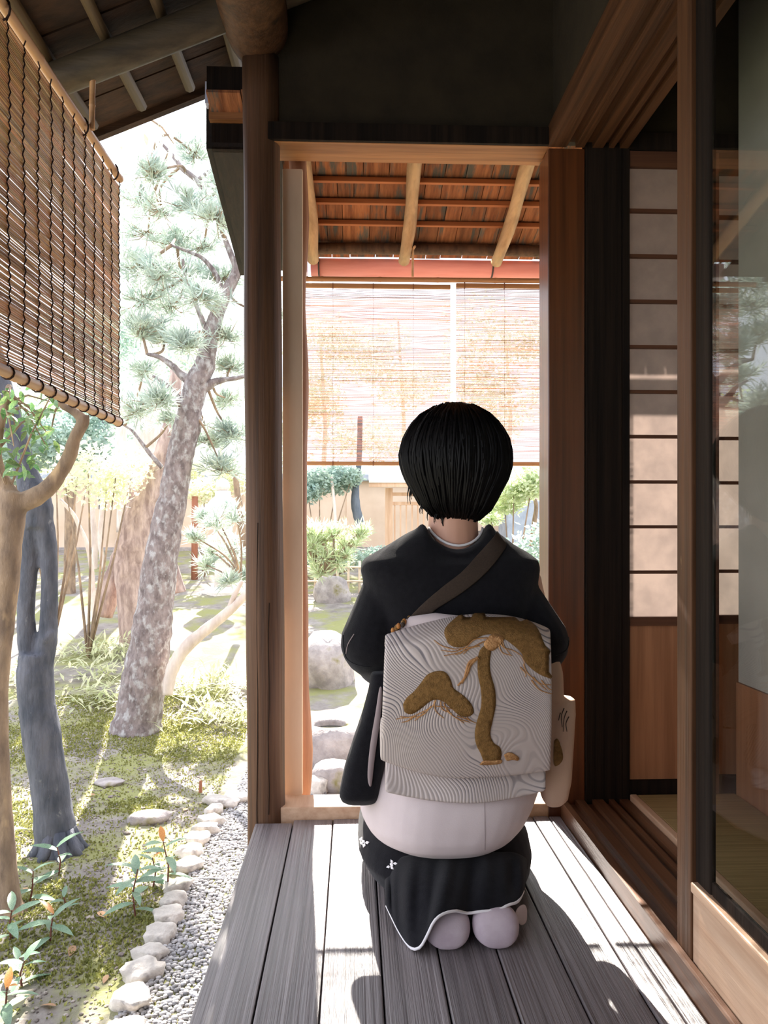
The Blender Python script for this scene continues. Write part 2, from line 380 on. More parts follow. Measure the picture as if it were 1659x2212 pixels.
struct('trim_2', grooved(0.497, 0.705, YB, YW, 1.713, 1.765, GR, 0.014, -1), M['kamoi'], 'grooved brown head rail over the sliding doors')
# threshold and lintel of the doorway
struct('trim_3', MB().box(-0.215, 0.500, YW + 0.003, YW + 0.095, -0.04, 0.030), M['doorpanel'], 'sunlit wooden threshold of the doorway', bevel=0.003)
struct('trim_7', MB().box(-0.228, 0.4965, YW - 0.012, YW - 0.001, 1.7135, 1.758), M['darkwood'], 'dark strip for the shade on the lintel front below the plaster', bevel=0.001)  # shade of the unlit lintel front put in as a darker strip
struct('trim_4', MB().box(-0.225, 0.500, YW - 0.0005, YW + 0.104, 1.713, 1.756), M['lintel'], 'brown wooden lintel above the doorway', bevel=0.002)
# plaster wall over the lintel, up to the roof
def wall_over(x0, x1, z0, y0, y1):
    mb = MB(); n = 0
    mb.v = [(x0, y0, z0), (x1, y0, z0), (x1, y0, zroof(x1)), (x0, y0, zroof(x0)), (x0, y1, z0), (x1, y1, z0), (x1, y1, zroof(x1)), (x0, y1, zroof(x0))]
    mb.f = [(0,1,2,3), (5,4,7,6), (4,0,3,7), (1,5,6,2), (4,5,1,0), (3,2,6,7)]
    return mb
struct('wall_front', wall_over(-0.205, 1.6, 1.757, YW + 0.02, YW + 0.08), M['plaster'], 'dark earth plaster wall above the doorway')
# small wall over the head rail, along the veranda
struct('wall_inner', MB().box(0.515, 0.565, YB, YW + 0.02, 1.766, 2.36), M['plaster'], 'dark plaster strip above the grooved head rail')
# right-hand room
room_floor = struct('floor_room', MB().box(0.706, 1.70, YB, 2.0, -0.06, 0.012), M['darkwood_y'])
wr = struct('wall_right', MB().box(0.992, 1.06, YB, 1.945, 0.34, 2.36), M['paleplaster'], 'pale plaster wall seen through the glass')
obj('wainscot', MB().box(0.986, 1.05, YB, 1.945, 0.045, 0.339), M['koshi'], wr)
struct('wall_light_blocker', MB().box(-0.33, -0.26, YB, -0.45, -0.4, 2.06), M['plaster'])  # unseen wall added behind the camera to cut light from the left
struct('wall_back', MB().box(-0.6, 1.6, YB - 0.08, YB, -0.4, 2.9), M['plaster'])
struct('ceiling_room', MB().box(0.50, 1.62, YB, YW + 0.02, 2.361, 2.40), M['darkwood_y'])

# veranda roof: slopes down to the garden on the left
roof = struct('ceiling', None, None, 'dark boarded underside of the veranda roof with pole battens')
def sloped(x0, x1, y0, y1, dz0, dz1):
    mb = MB()
    mb.v = [(x, y, zroof(x) + d) for d in (dz0, dz1) for y in (y0, y1) for x in (x0, x1)]
    mb.f = [(0,2,3,1),(4,5,7,6),(0,1,5,4),(2,6,7,3),(0,4,6,2),(1,3,7,5)]
    return mb
y = 2.245
while y > YB - 0.1:
    w = RND.uniform(0.12, 0.16)
    obj('roof_board', sloped(-0.98, 0.62, y - w + 0.003, y, 0.012 + RND.uniform(-0.003, 0.003), 0.03), M['roofboard'], roof)
    y -= w
obj('roof_cover', sloped(-1.0, 1.7, YB - 0.15, 2.25, 0.031, 0.10), M['darkwood_y'], roof)
obj('verge_board', sloped(-1.0, 0.3, 2.246, 2.27, -0.012, 0.11), M['roofboard'], roof)
for x in (-0.88, -0.735, -0.60, -0.465, -0.33, -0.10, 0.10, 0.30):
    mb = MB(); mb.tube([(x + 0.004 * math.sin(k * 2.1), YB + (2.2 - YB) * k / 12, zroof(x) - 0.004) for k in range(13)], [0.017 + 0.002 * math.sin(k) for k in range(13)], 8)
    obj('batten', mb, M['roofpole'], roof, smooth=True)
# log beam along the veranda resting on the round post, and sloping log rafters
PX = -0.229                                       # axis of the round post
mb = MB(); pts = [(PX - 0.016, y, 2.005 + 0.006 * math.sin(y * 3)) for y in (-2.0, -1.0, 0.0, 0.8, 1.4, 1.75, 1.93, 2.0, 2.03)]
mb.tube(pts, [0.085, 0.086, 0.086, 0.086, 0.085, 0.084, 0.082, 0.074, 0.05], 20)
o = obj('log_beam', mb, M['post'], smooth=True); tag(o, 'thick round log beam overhead resting on the round post', 'beam')
for yy, lb in ((1.90, 'grey sloping log rafter running from the round post out under the eave'),):
    mb = MB(); mb.tube([(x, yy, zroof(x) - 0.042 - 0.012) for x in (-0.99, -0.8, -0.6, -0.4, -0.26, -0.1, 0.1)], [0.036, 0.037, 0.038, 0.039, 0.04, 0.04, 0.04], 14)
    o = obj('log_rafter', mb, M['pole'], smooth=True); tag(o, lb, 'rafter')

# round post at the corner of the doorway
root = thing('log_post', 'dark round log post standing at the corner of the deck beside the doorway', 'post', (PX, YW + 0.03, -0.40))
mb = MB(); pts = []; rr = []
for k in range(24):
    z = -0.40 + (1.935 + 0.40) * k / 23
    pts.append((PX + 0.010 * (1 - z / 1.9) * 0.6 - 0.008 * (z / 1.9), YW + 0.03, z)); rr.append(0.0465 + 0.0012 * math.sin(k * 0.9) + 0.002 * (1 - z / 2))
mb.tube(pts, rr, 20)
obj('shaft', mb, M['post'], root, smooth=True)
for a, zl in ((-1.95, (-0.38, 0.75)), (-1.35, (0.02, 0.55))):     # drying cracks as thin dark grooves standing in the wood
    mb = MB()
    mb.tube([(PX + 0.006 + 0.0488 * math.cos(a) + 0.0015 * math.sin(k * 1.7), YW + 0.03 + 0.0488 * math.sin(a), zl[0] + (zl[1] - zl[0]) * k / 8) for k in range(9)], 0.0011, 5)
    obj('crack', mb, M['darkwood'], root)
mb = MB(); mb.ell((PX, YW + 0.03, -0.43), (0.13, 0.13, 0.05), 14, 8)
obj('foot_stone', mb, M['rock'], root, smooth=True)
# cream sleeve board and peeled log jamb beyond the threshold
mb = MB().box(-0.1885, -0.136, 2.046, 2.066, 0.028, 1.69)
o = obj('door_board', mb, M['cream'], bevel=0.002); tag(o, 'cream coloured upright board on the threshold beside the round post', 'board')
mb = MB(); pts = []; rr = []
for k in range(26):
    z = -0.1 + 1.9 * k / 25
    pts.append((-0.146 + 0.004 * math.sin(z * 5.3) + 0.003 * math.sin(z * 13) - 0.004 * z, 2.12, z)); rr.append(0.024 + 0.004 * math.sin(z * 7 + 1) + 0.002 * math.sin(z * 17))
mb.tube(pts, rr, 12)
o = obj('peeled_log_jamb', mb, M['barkpost'], smooth=True); tag(o, 'wavy peeled log jamb behind the cream board', 'post')
# right post of the doorway, dark door-pocket boards
o = obj('square_post', MB().box(0.4985, 0.594, YW + 0.003, YW + 0.10, -0.05, 1.712), M['redwood'], bevel=0.003); tag(o, 'reddish square wooden post on the far side of the doorway', 'post')
root = thing('pocket_panel', 'dark upright board between the reddish post and the paper screen', 'panel', (0.65, 1.96, 0.03))
obj('board', MB().box(0.5955, 0.690, 1.951, 1.985, -0.03, 1.766), M['darkwood'], root, bevel=0.002)
obj('edge_strip', MB().box(0.6905, 0.7105, 1.952, 1.99, 0.013, 1.735), M['darkwood'], root, bevel=0.002)

# sliding paper screens
YS = 1.968
def zpx(y, Y=YS): return EYE + (HZ - y) / F * Y
ztop, zbot = zpx(353), zpx(1335)
bars = [zpx(y) for y in (448, 547, 646, 745, 843, 941, 1040, 1138, 1237)]
def shoji(label, x0, x1, stl, str_, y):
    root = thing('paper_screen', label, 'screen', ((x0 + x1) / 2, y, 0.03), 'sliding paper screens')
    if stl: obj('stile', MB().box(x0, x0 + stl, y - 0.012, y + 0.016, 0.03, 1.71), M['kumiko'], root, bevel=0.0015)
    obj('stile', MB().box(x1 - str_, x1, y - 0.012, y + 0.016, 0.03, 1.71), M['kumiko'], root, bevel=0.0015)
    a, b = x0 + stl, x1 - str_
    obj('top_rail', MB().box(a, b, y - 0.012, y + 0.016, ztop, 1.71), M['kumiko'], root)
    obj('middle_rail', MB().box(a, b, y - 0.012, y + 0.016, zbot - 0.022, zbot), M['kumiko'], root)
    obj('bottom_rail', MB().box(a, b, y - 0.012, y + 0.016, 0.03, 0.085), M['darkwood'], root)
    obj('kick_panel', MB().box(a, b, y - 0.002, y + 0.006, 0.085, zbot - 0.022), M['koshi'], root)
    zs = [ztop] + bars + [zbot]
    for z in bars: obj('bar', MB().box(a, b, y - 0.010, y + 0.002, z - 0.0042, z + 0.0042), M['kumiko'], root)
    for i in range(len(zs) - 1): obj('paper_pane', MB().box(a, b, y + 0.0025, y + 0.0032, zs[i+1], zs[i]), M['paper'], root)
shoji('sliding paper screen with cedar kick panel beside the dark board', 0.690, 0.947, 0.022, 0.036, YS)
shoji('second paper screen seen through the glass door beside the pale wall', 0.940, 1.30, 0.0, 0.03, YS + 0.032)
struct('trim_5', MB().box(0.700, 1.6, YS - 0.018, YS + 0.06, 1.713, 1.756), M['darkwood'])
struct('wall_far_room', MB().box(1.31, 1.62, 1.95, 2.03, 0.0, 1.76), M['plaster'])
struct('wall_side', MB().box(1.60, 1.68, YB, 2.03, 0.0, 2.5), M['plaster'])
# tatami
root = thing('tatami_mat', 'straw tatami mat on the room floor below the paper screen', 'mat', (0.85, 1.0, 0.013))
obj('rush_cover', MB().box(0.727, 0.984, 0.05, 1.948, 0.013, 0.052), M['tatami'], root, bevel=0.003)
obj('cloth_border', MB().box(0.7085, 0.7265, 0.05, 1.948, 0.013, 0.0535), M['doorpanel'], root, bevel=0.003)

# glass sliding doors
def glass_door(name, label, x0, x1, yend, zb, yo):
    root = struct(name, None, None, label)
    obj('stile', MB().box(x0, x1, yend - 0.055, yend, zb, 1.712), M['doorwood'], root, bevel=0.002)
    obj('stile', MB().box(x0, x1, yo, yo + 0.062, zb, 1.712), M['doorwood'], root, bevel=0.002)
    obj('inner_bead', MB().box(x0 + 0.006, x1 - 0.004, yend - 0.108, yend - 0.0555, zb + 0.138, 1.64), M['darkwood'], root, bevel=0.004)
    obj('lower_panel', MB().box(x0 + 0.002, x1 - 0.004, yo + 0.0625, yend - 0.0555, zb, zb + 0.120), M['doorpanel'], root, bevel=0.003)
    obj('ledge', MB().box(x0 - 0.002, x1 - 0.004, yo + 0.0625, yend - 0.0555, zb + 0.1205, zb + 0.137), M['doorpanel'], root, bevel=0.003)
    obj('lower_bead', MB().box(x0 + 0.008, x1 - 0.006, yo + 0.0625, yend - 0.1085, zb + 0.138, zb + 0.162), M['darkwood'], root, bevel=0.004)
    obj('top_rail', MB().box(x0, x1, yo + 0.0625, yend - 0.0555, 1.6405, 1.712), M['doorwood'], root)
    xm = (x0 + x1) / 2
    obj('glass_pane', MB().box(xm - 0.0015, xm + 0.0015, yo + 0.063, yend - 0.109, zb + 0.163, 1.640), M['glass'], root)
glass_door('door_1', 'wooden sliding door with a large glass pane and sunlit lower panel', 0.546, 0.567, 1.279, 0.029, -0.10)

# eave beyond the doorway
def zf(y): return 1.722 + 0.226 * (2.65 - y)              # underside of the shingles
eave = struct('roof_far', None, None, 'shingled eave with log rafters beyond the doorway')
XL, XR = -0.385, 1.75
rows = [2.03, 2.105, 2.215, 2.323, 2.424, 2.532, 2.655, 2.742]
for r in range(len(rows) - 1):
    x = XL
    while x < XR:
        w = RND.choice((0.052, 0.064, 0.078, 0.09)); x2 = min(x + w, XR)
        mb = MB(); y0, y1 = rows[r] - 0.012, rows[r+1] + 0.004; e = RND.uniform(0, 0.004)
        mb.v = [(xx, yy, zf(yy) + (0.006 if yy == y0 else 0.0) + e + d) for d in (0, 0.007) for yy in (y0, y1) for xx in (x + 0.001, x2 - 0.001)]
        mb.f = [(0,2,3,1),(4,5,7,6),(0,1,5,4),(2,6,7,3),(0,4,6,2),(1,3,7,5)]
        obj('shingle', mb, M['shingle'], eave); x = x2
def slopey(x0, x1, y0, y1, d0, d1):
    mb = MB(); mb.v = [(x, y, zf(y) + d) for d in (d0, d1) for y in (y0, y1) for x in (x0, x1)]
    mb.f = [(0,2,3,1),(4,5,7,6),(0,1,5,4),(2,6,7,3),(0,4,6,2),(1,3,7,5)]; return mb
obj('roof_layer', slopey(XL, XR, 2.03, 2.745, 0.022, 0.085), M['darkwood'], eave)
obj('verge_strip', slopey(XL - 0.02, XL - 0.001, 2.13, 2.76, -0.06, 0.09), M['darkwood_y'], eave)
obj('end_board', MB().box(XL, -0.16, 2.101, 2.12, 1.765, 1.834), M['darkwood'], eave)
obj('soffit_panel', slopey(XL, -0.20, 2.10, 2.70, -0.075, -0.064), M['darkwood_y'], eave)
obj('ridge_board', MB().box(XL - 0.004, 0.0, 2.08, 2.10, 1.835, 1.872), M['lintel'], eave)
obj('flashing', MB().box(XL - 0.012, 0.0, 2.07, 2.10, 1.8725, 1.93), M['bluegrey'], eave)
for y in rows[2:6]:
    obj('batten', MB().box(XL, XR, y - 0.008, y + 0.008, zf(y) - 0.016, zf(y) - 0.0005), M['batten'], eave, bevel=0.002)
mb = MB(); mb.tube([(x, 2.655, zf(2.655) - 0.020 + 0.002 * math.sin(x * 5)) for x in [XL + (XR - XL) * k / 14 for k in range(15)]], 0.0195, 12)
obj('eave_purlin', mb, M['post'], eave, smooth=True)
for x in (-0.139, 0.178, 0.504, 0.824, 1.144, 1.464):
    ph = RND.uniform(0, 6); mb = MB(); pts = []; rr = []
    for k in range(13):
        y = 1.99 + 0.70 * k / 12
        pts.append((x + 0.004 * math.sin(k * 0.6 + ph), y, zf(y) - 0.041)); rr.append(0.0205 - 0.004 * k / 12 * 0 + 0.0012 * math.sin(k * 1.3 + ph))
    mb.tube(pts, rr, 12)
    obj('rafter', mb, M['rafter'], eave, smooth=True)
# copper gutter with wire hooks
root = thing('gutter', 'reddish copper half-round gutter hanging along the far eave', 'gutter', (0.6, 2.805, 1.65))
ring = []; mb = MB()
for x in (-0.155, XR):
    pr = []
    for k in range(13):
        a = PI + PI * k / 12; pr.append((x, 2.805 + 0.050 * math.cos(a), 1.701 + 0.048 * math.sin(a)))
    for k in range(12, -1, -1):
        a = PI + PI * k / 12; pr.append((x, 2.805 + 0.047 * math.cos(a), 1.702 + 0.045 * math.sin(a)))
    ring.append(pr)
mb.loft(ring); obj('trough', mb, M['copper'], root, smooth=True)
for x in (-0.13, 0.50, 1.12):
    mb = MB(); mb.tube([(x, 2.735, 1.735), (x, 2.745, 1.71)] + [(x + 0.004, 2.805 + 0.052 * math.cos(PI + PI * k / 8), 1.701 + 0.051 * math.sin(PI + PI * k / 8)) for k in range(9)], 0.003, 6)
    obj('hook', mb, M['wire'], root)
struct('trim_6', MB().box(-0.24, -0.165, 2.75, 2.86, 1.648, 1.70), M['bluegrey'], 'short blue-grey gutter end box under the far eave', bevel=0.004)

# ================================================================== BLINDS
def node_pole(mb, p0, p1, r, n=10, nodes=5):
    p0, p1 = Vector(p0), Vector(p1); pts = []; rr = []
    for i in range(nodes):
        for t, k in ((0.0, 1.0), (0.46, 0.97), (0.92, 1.0), (0.955, 1.12), (0.985, 1.0)):
            pts.append(p0.lerp(p1, (i + t) / nodes)); rr.append(r * k)
    pts.append(p1); rr.append(r)
    return mb.tube(pts, rr, n)
# big reed blind on the garden side
BX, BY0, BY1, BZ0, BZ1 = -0.65, 0.55, 2.155, 1.030, 1.695
root = thing('reed_blind', 'coarse brown reed blind with dark cords hanging along the garden side of the veranda', 'blind', (BX, 1.3, BZ0))
obj('top_pole', node_pole(MB(), (BX, BY0, BZ1 + 0.012), (BX, BY1 + 0.01, BZ1 + 0.012), 0.011, 10, 6), M['bamboo'], root, smooth=True)
ycord = [BY1 - 0.006 - 0.068 * k for k in range(23)]
mb = MB(); rng = random.Random(3); z = BZ0 + 0.014; nrow = 0
ys = [BY0 + (BY1 - BY0) * k / 30 for k in range(31)]
while z < BZ1 - 0.012:
    r = rng.uniform(0.0017, 0.0027); ph = rng.uniform(0, 9)
    e0, e1 = rng.uniform(-0.006, 0.006), rng.uniform(-0.004, 0.006)
    pts = [(BX + rng.uniform(-0.0006, 0.0006), y + (e1 if k == 30 else e0 if k == 0 else 0), z + 0.0022 * n3((y * 5, nrow * 0.35, ph * 0.3)) + rng.uniform(-0.0002, 0.0002)) for k, y in enumerate(ys)]
    mb.tube(pts, r, 5); z += r * 2 + rng.choice((0.0002, 0.0005, 0.0009, 0.0016)); nrow += 1
obj('reeds', mb, M['reed'], root, kind='stuff')
obj('bottom_pole', node_pole(MB(), (BX, BY0, BZ0), (BX, BY1 + 0.004, BZ0), 0.0115, 10, 5), M['bamboo'], root, smooth=True)
WR = random.Random(17)
def wiggly(y, z0, z1, X, amp=0.0032, r=0.0015):
    n = WR.randint(46, 66); ph = WR.uniform(0, 6); wd = WR.uniform(0.14, 0.26)
    return MB().tube([(X + 0.0044 * (1 if k % 2 else 0.3), y + amp * WR.uniform(0.1, 0.6) * (1 if k % 2 else -1) + 0.0045 * math.sin(k * wd + ph), z0 + (z1 - z0) * k / n) for k in range(n + 1)], r, 5)
for y in ycord:
    obj('cord', wiggly(y, BZ0 + 0.010, BZ1 + 0.002, BX), M['cord'], root)
    mb = MB(); mb.tube([(BX + 0.013 * math.cos(2 * PI * k / 10), y + 0.002, BZ0 + 0.013 * math.sin(2 * PI * k / 10)) for k in range(11)], 0.0017, 5)
    obj('binding', mb, M['cord'], root)
for y in (BY1 - 0.05, 1.87, 1.45):
    mb = MB(); mb.tube([(BX + 0.014 * math.cos(2 * PI * k / 12), y, BZ1 + 0.005 + 0.022 * math.sin(2 * PI * k / 12)) for k in range(13)], 0.0022, 5)
    obj('hook', mb, M['cord'], root)
for y, lb in ((1.86, 'thin bamboo hanger stick between the eave rafter and the brown reed blind'),):
    p = Vector((BX, 1.90, 0))
    o = obj('hanger_stick', node_pole(MB(), (BX + 0.012, p.y, BZ1 + 0.014), (BX + 0.014, p.y, zroof(BX) - 0.082), 0.0075, 8, 2), M['bamboo'], smooth=True); tag(o, lb, 'stick')
# two fine blinds under the far eave
FY = 2.65
fz0, fz1 = EYE + (HZ - 1003) / F * FY, EYE + (HZ - 622) / F * FY
def fine_blind(label, x0, x1, seed, dz):
    rng = random.Random(seed)
    root = thing('fine_blind', label, 'blind', ((x0 + x1) / 2, FY, fz0), 'fine blinds under the far eave')
    obj('top_strip', MB().box(x0, x1, FY - 0.005, FY + 0.005, fz1 - 0.002 + dz, fz1 + 0.014 + dz), M['bamboo_x'], root, bevel=0.002)
    mb = MB(); z = fz0 + 0.012; n = 0
    while z < fz1 - 0.004 + dz:
        r = rng.uniform(0.0009, 0.0014) * (1.5 if rng.random() < 0.06 else 1)
        ns = max(6, int((x1 - x0) / 0.07))
        mb.tube([(x0 + (x1 - x0) * k / ns, FY + rng.uniform(-0.001, 0.001), z + 0.0016 * n3((k * 0.35, n * 0.13, seed)) + rng.uniform(-0.0004, 0.0004)) for k in range(ns + 1)], r, 4)
        z += rng.uniform(0.0034, 0.0046); n += 1
    obj('slats', mb, M['finereed'], root, kind='stuff')
    obj('bottom_strip', MB().box(x0, x1, FY - 0.005, FY + 0.005, fz0 - 0.004, fz0 + 0.010), M['bamboo_x'], root, bevel=0.002)
    x = x0 + 0.03
    while x < x1:
        mb = MB(); mb.tube([(x + 0.001 * math.sin(k), FY - 0.0035, fz0 - 0.006 + (fz1 + dz + 0.022 - fz0) * k / 24) for k in range(25)], 0.0006, 4)
        mb.box(x - 0.0012, x + 0.0012, FY - 0.0065, FY + 0.0065, fz0 - 0.0055, fz0 + 0.0115)
        mb.box(x - 0.0012, x + 0.0012, FY - 0.0065, FY + 0.0065, fz1 - 0.004 + dz, fz1 + 0.0165 + dz)
        obj('cord', mb, M['palecord'], root); x += 0.1385
xg0, xg1 = at(973, 800, Y=FY).x, at(985, 800, Y=FY).x
fine_blind('wider fine reed blind behind the head, joined to a hanging bamboo stick', -0.24, xg0, 5, 0.0)
fine_blind('narrower fine reed blind next to the reddish post', xg1, 0.672, 8, 0.006)
zr = EYE + (HZ - 605) / F * FY
o = obj('blind_rod', node_pole(MB(), (-0.30, FY - 0.003, zr), (0.70, FY - 0.003, zr + 0.004), 0.0085, 10, 5), M['bamboo_x'], smooth=True); tag(o, 'long horizontal bamboo rod carrying the two fine blinds', 'rod')
p = at(891, 520, Y=FY - 0.012)
mb = MB(); mb.tube([(p.x, FY - 0.015, zr + 0.009), (p.x + 0.001, FY - 0.02, zr + 0.1), (p.x + 0.002, FY - 0.09, zf(FY - 0.09) - 0.066)], 0.0042, 7)
o = obj('bamboo_hanger', mb, M['bamboo'], smooth=True); tag(o, 'thin bamboo hanger tied to the middle rafter above the rod', 'stick')
# ================================================================== PERSON
PC = 0.207
def sring(z, x0, x1, y0, y1, n=28, e=2.5):
    """superellipse ring in a horizontal plane"""
    cx, cy, a, b = (x0 + x1) / 2, (y0 + y1) / 2, (x1 - x0) / 2, (y1 - y0) / 2
    out = []
    for j in range(n):
        t = 2 * PI * j / n; c, s = math.cos(t), math.sin(t)
        out.append((cx + a * math.copysign(abs(c) ** (2 / e), c), cy + b * math.copysign(abs(s) ** (2 / e), s), z))
    return out
def cap(mb, p, q, r0, r1, n=12, k=6):
    p, q = Vector(p), Vector(q); d = (q - p).normalized(); pts = []; rr = []
    for i in range(5):
        a = PI / 2 * i / 4; pts.append(p - d * r0 * math.cos(a)); rr.append(max(r0 * math.sin(a), r0 * 0.08))
    for i in range(1, k): pts.append(p.lerp(q, i / k)); rr.append(r0 + (r1 - r0) * i / k)
    for i in range(4, -1, -1):
        a = PI / 2 * i / 4; pts.append(q + d * r1 * math.cos(a)); rr.append(max(r1 * math.sin(a), r1 * 0.08))
    mb.tube(pts, rr, n); return mb
person = thing('person', 'person with short black hair kneeling in black and beige kimono with silver obi', 'person', (PC, 1.6, 0.0))

# --- body: one continuous surface (head, neck, trunk, arms, hands, legs)
mb = MB()
HC = Vector((PC + 0.006, 1.625, 0.885))
mb.ell(HC, (0.076, 0.092, 0.105), 20, 14)
mb.ell(HC + Vector((0, 0.035, -0.045)), (0.058, 0.062, 0.075), 16, 10)           # jaw
mb.ell(HC + Vector((0, 0.096, -0.028)), (0.011, 0.016, 0.018), 10, 8)            # nose tip
cap(mb, HC + Vector((0, 0.088, 0.010)), HC + Vector((0, 0.098, -0.024)), 0.007, 0.010, 8)
for s in (-1, 1):
    mb.ell(HC + Vector((0.079 * s, 0.005, -0.015)), (0.008, 0.018, 0.030), 10, 8)  # ears
    mb.ell(HC + Vector((0.031 * s, 0.080, 0.004)), (0.013, 0.010, 0.009), 8, 6)    # eyes
mb.ell(HC + Vector((0, 0.086, -0.062)), (0.022, 0.010, 0.007), 10, 6)            # mouth
cap(mb, (PC, 1.600, 0.66), (PC + 0.003, 1.612, 0.82), 0.056, 0.050, 16)
mb.loft([sring(0.14, PC - 0.11, PC + 0.11, 1.50, 1.70), sring(0.25, PC - 0.13, PC + 0.13, 1.50, 1.70), sring(0.40, PC - 0.12, PC + 0.12, 1.52, 1.70),
         sring(0.55, PC - 0.135, PC + 0.135, 1.52, 1.69), sring(0.64, PC - 0.14, PC + 0.14, 1.54, 1.67), sring(0.70, PC - 0.06, PC + 0.06, 1.56, 1.66)])
for s in (-1, 1):
    sh, el, wr_ = Vector((PC + 0.145 * s, 1.60, 0.625)), Vector((PC + 0.180 * s, 1.575, 0.47)), Vector((PC + 0.045 * s, 1.79, 0.36))
    cap(mb, sh, el, 0.042, 0.034); cap(mb, el, wr_, 0.034, 0.024)
    hd = Vector((PC + 0.010 * s, 1.835, 0.335)); cap(mb, wr_, hd, 0.024, 0.022)
    for k, (a, L) in enumerate(((-0.5, 0.062), (-0.16, 0.072), (0.18, 0.068), (0.5, 0.054))):
        b0 = hd + Vector((0.016 * a * 2 * s, 0.016, 0.0)); b1 = b0 + Vector((-0.006 * s, L * 0.6, -0.006)); b2 = b1 + Vector((-0.004 * s, L * 0.25, -0.022))
        cap(mb, b0, b1, 0.0085, 0.008, 8, 3); cap(mb, b1, b2, 0.008, 0.007, 8, 3)
    cap(mb, hd + Vector((-0.020 * s, -0.005, 0.008)), hd + Vector((-0.030 * s, 0.040, 0.010)), 0.0095, 0.008, 8, 3)
    hip, kn, an = Vector((PC + 0.070 * s, 1.57, 0.16)), Vector((PC + 0.085 * s, 1.85, 0.085)), Vector((PC + 0.045 * s, 1.50, 0.04))
    cap(mb, hip, kn, 0.066, 0.052); cap(mb, kn, an, 0.050, 0.034)
obj('body', voxel(mb, 0.0055, 3, 'body'), M['skin'], person)

# --- black upper kimono
def X_(px, Y, py=HZ): return at(px, py, Y=Y).x
mb = MB()
def trow(z, pl, pr, yb, yf, e=2.6):
    Y = 1.575; return sring(z, X_(pl, Y), X_(pr, Y), yb, yf, 32, e)
mb.loft([trow(0.24, 850, 1128, 1.49, 1.75), trow(0.34, 842, 1135, 1.485, 1.745), trow(0.45, 828, 1142, 1.48, 1.735), trow(0.55, 805, 1150, 1.478, 1.72),
         trow(0.62, 786, 1162, 1.485, 1.705), trow(0.655, 778, 1166, 1.495, 1.69, 3.2), trow(0.672, 784, 1162, 1.505, 1.685, 3.2), trow(0.688, 812, 1142, 1.515, 1.68), trow(0.704, 842, 1112, 1.522, 1.675),
         trow(0.722, 872, 1088, 1.528, 1.67), trow(0.734, 895, 1066, 1.535, 1.66)])
# arms in wide sleeves
for s, esx in ((-1, 0.040), (1, 0.374)):
    shx = X_(792 if s < 0 else 1150, 1.575) + (0.045 if s < 0 else -0.045)
    cap(mb, (shx, 1.59, 0.615), (esx, 1.565, 0.505), 0.052, 0.068, 16)
    cap(mb, (esx, 1.565, 0.500), (esx - s * 0.035, 1.62, 0.455), 0.066, 0.058, 16)
    cap(mb, (esx - s * 0.02, 1.60, 0.465), (PC + s * 0.075, 1.77, 0.385), 0.058, 0.045, 16)
# collar roll standing off the nape
cpts = []
for k in range(25):
    a = -PI * 0.90 + 2 * PI * 0.90 * k / 24                   # 0 = back of the neck
    side = math.sin(a); back = math.cos(a)
    cpts.append((PC + 0.003 + 0.068 * side, 1.585 - 0.055 * back, 0.738 - 0.028 * max(back, 0) ** 1.5 - 0.06 * max(-back, 0)))
mb.tube(cpts, 0.0125, 8)
jack = voxel(mb, 0.006, 5, 'kimono_top')
for v in jack.vertices:                                       # neckline dips at the nape
    w = min(1, max(0, (v.co.z - 0.665) / 0.07)); dx = (v.co.x - PC - 0.003) / 0.066
    bk = min(1, max(0, (1.66 - v.co.y) / 0.08))
    v.co.z -= 0.040 * w * max(0, 1 - dx * dx) * bk
KT = obj('kimono_top', jack, M['kimono'], person)
TJ = bvh(jack)
# fold ridges and seams on the sleeve
for nm, line in (('sleeve_seam', [(742, 1372), (744, 1405), (752, 1425), (775, 1437), (800, 1440)]), ('sleeve_seam', [(765, 1370), (752, 1392), (748, 1412)]),
                 ('sleeve_seam', [(1228, 1372), (1226, 1398), (1210, 1412), (1190, 1416)])):
    pts = [cast(TJ, *p, off=0.0006) for p in [(q[0], q[1]) for q in curve(line, 4)]]
    pts = [p for p in pts if p]
    if len(pts) > 2: obj(nm, MB().tube(pts, 0.0011, 5), M['lining'] if line[0][0] == 765 else M['kimono'], KT)
# white under-collar
cw = [(PC + 0.005 + 0.0560 * math.sin(a), 1.590 - 0.0465 * math.cos(a), 0.738 - 0.036 * max(math.cos(a), 0) ** 1.5 - 0.05 * max(-math.cos(a), 0)) for a in [-PI * 0.85 + 2 * PI * 0.85 * k / 24 for k in range(25)]]
obj('under_collar', MB().tube(cw, 0.0028, 8), M['white'], person, smooth=True)

# hanging left sleeve with its pale lining
mb = MB()
def slv(rows, y0, y1, e=3.0): return [sring(z, X_(a, 1.56, py), X_(b, 1.56, py), y0 + dy, y1 - dy, 20, e) for z, a, b, py, dy in rows]
mb.loft(slv([(0.455, 800, 858, 1440, 0.012), (0.42, 795, 856, 1470, 0.004), (0.375, 782, 848, 1520, 0.0), (0.32, 762, 838, 1575, 0.0), (0.27, 745, 828, 1630, 0), (0.235, 737, 822, 1665, 0), (0.215, 733, 820, 1685, 0), (0.203, 737, 817, 1698, 0.012), (0.197, 748, 806, 1706, 0.02)], 1.475, 1.555))
sl = voxel(mb, 0.0055, 3, 'left_sleeve')
obj('hanging_sleeve', sl, M['kimono'], person)
TS = bvh(sl)
mb = MB(); rows = []
for a, b, py in ((836, 838, 1420), (826, 832, 1480), (818, 830, 1540), (806, 820, 1600), (801, 813, 1650), (799, 810, 1680), (804, 807, 1698)):
    p, q = cast(TS, a - 6, py, 0.002), cast(TS, b - 6, py, 0.002)
    if p and q: rows.append([p, (p + q) / 2 + Vector((0, -0.003, 0)), q])
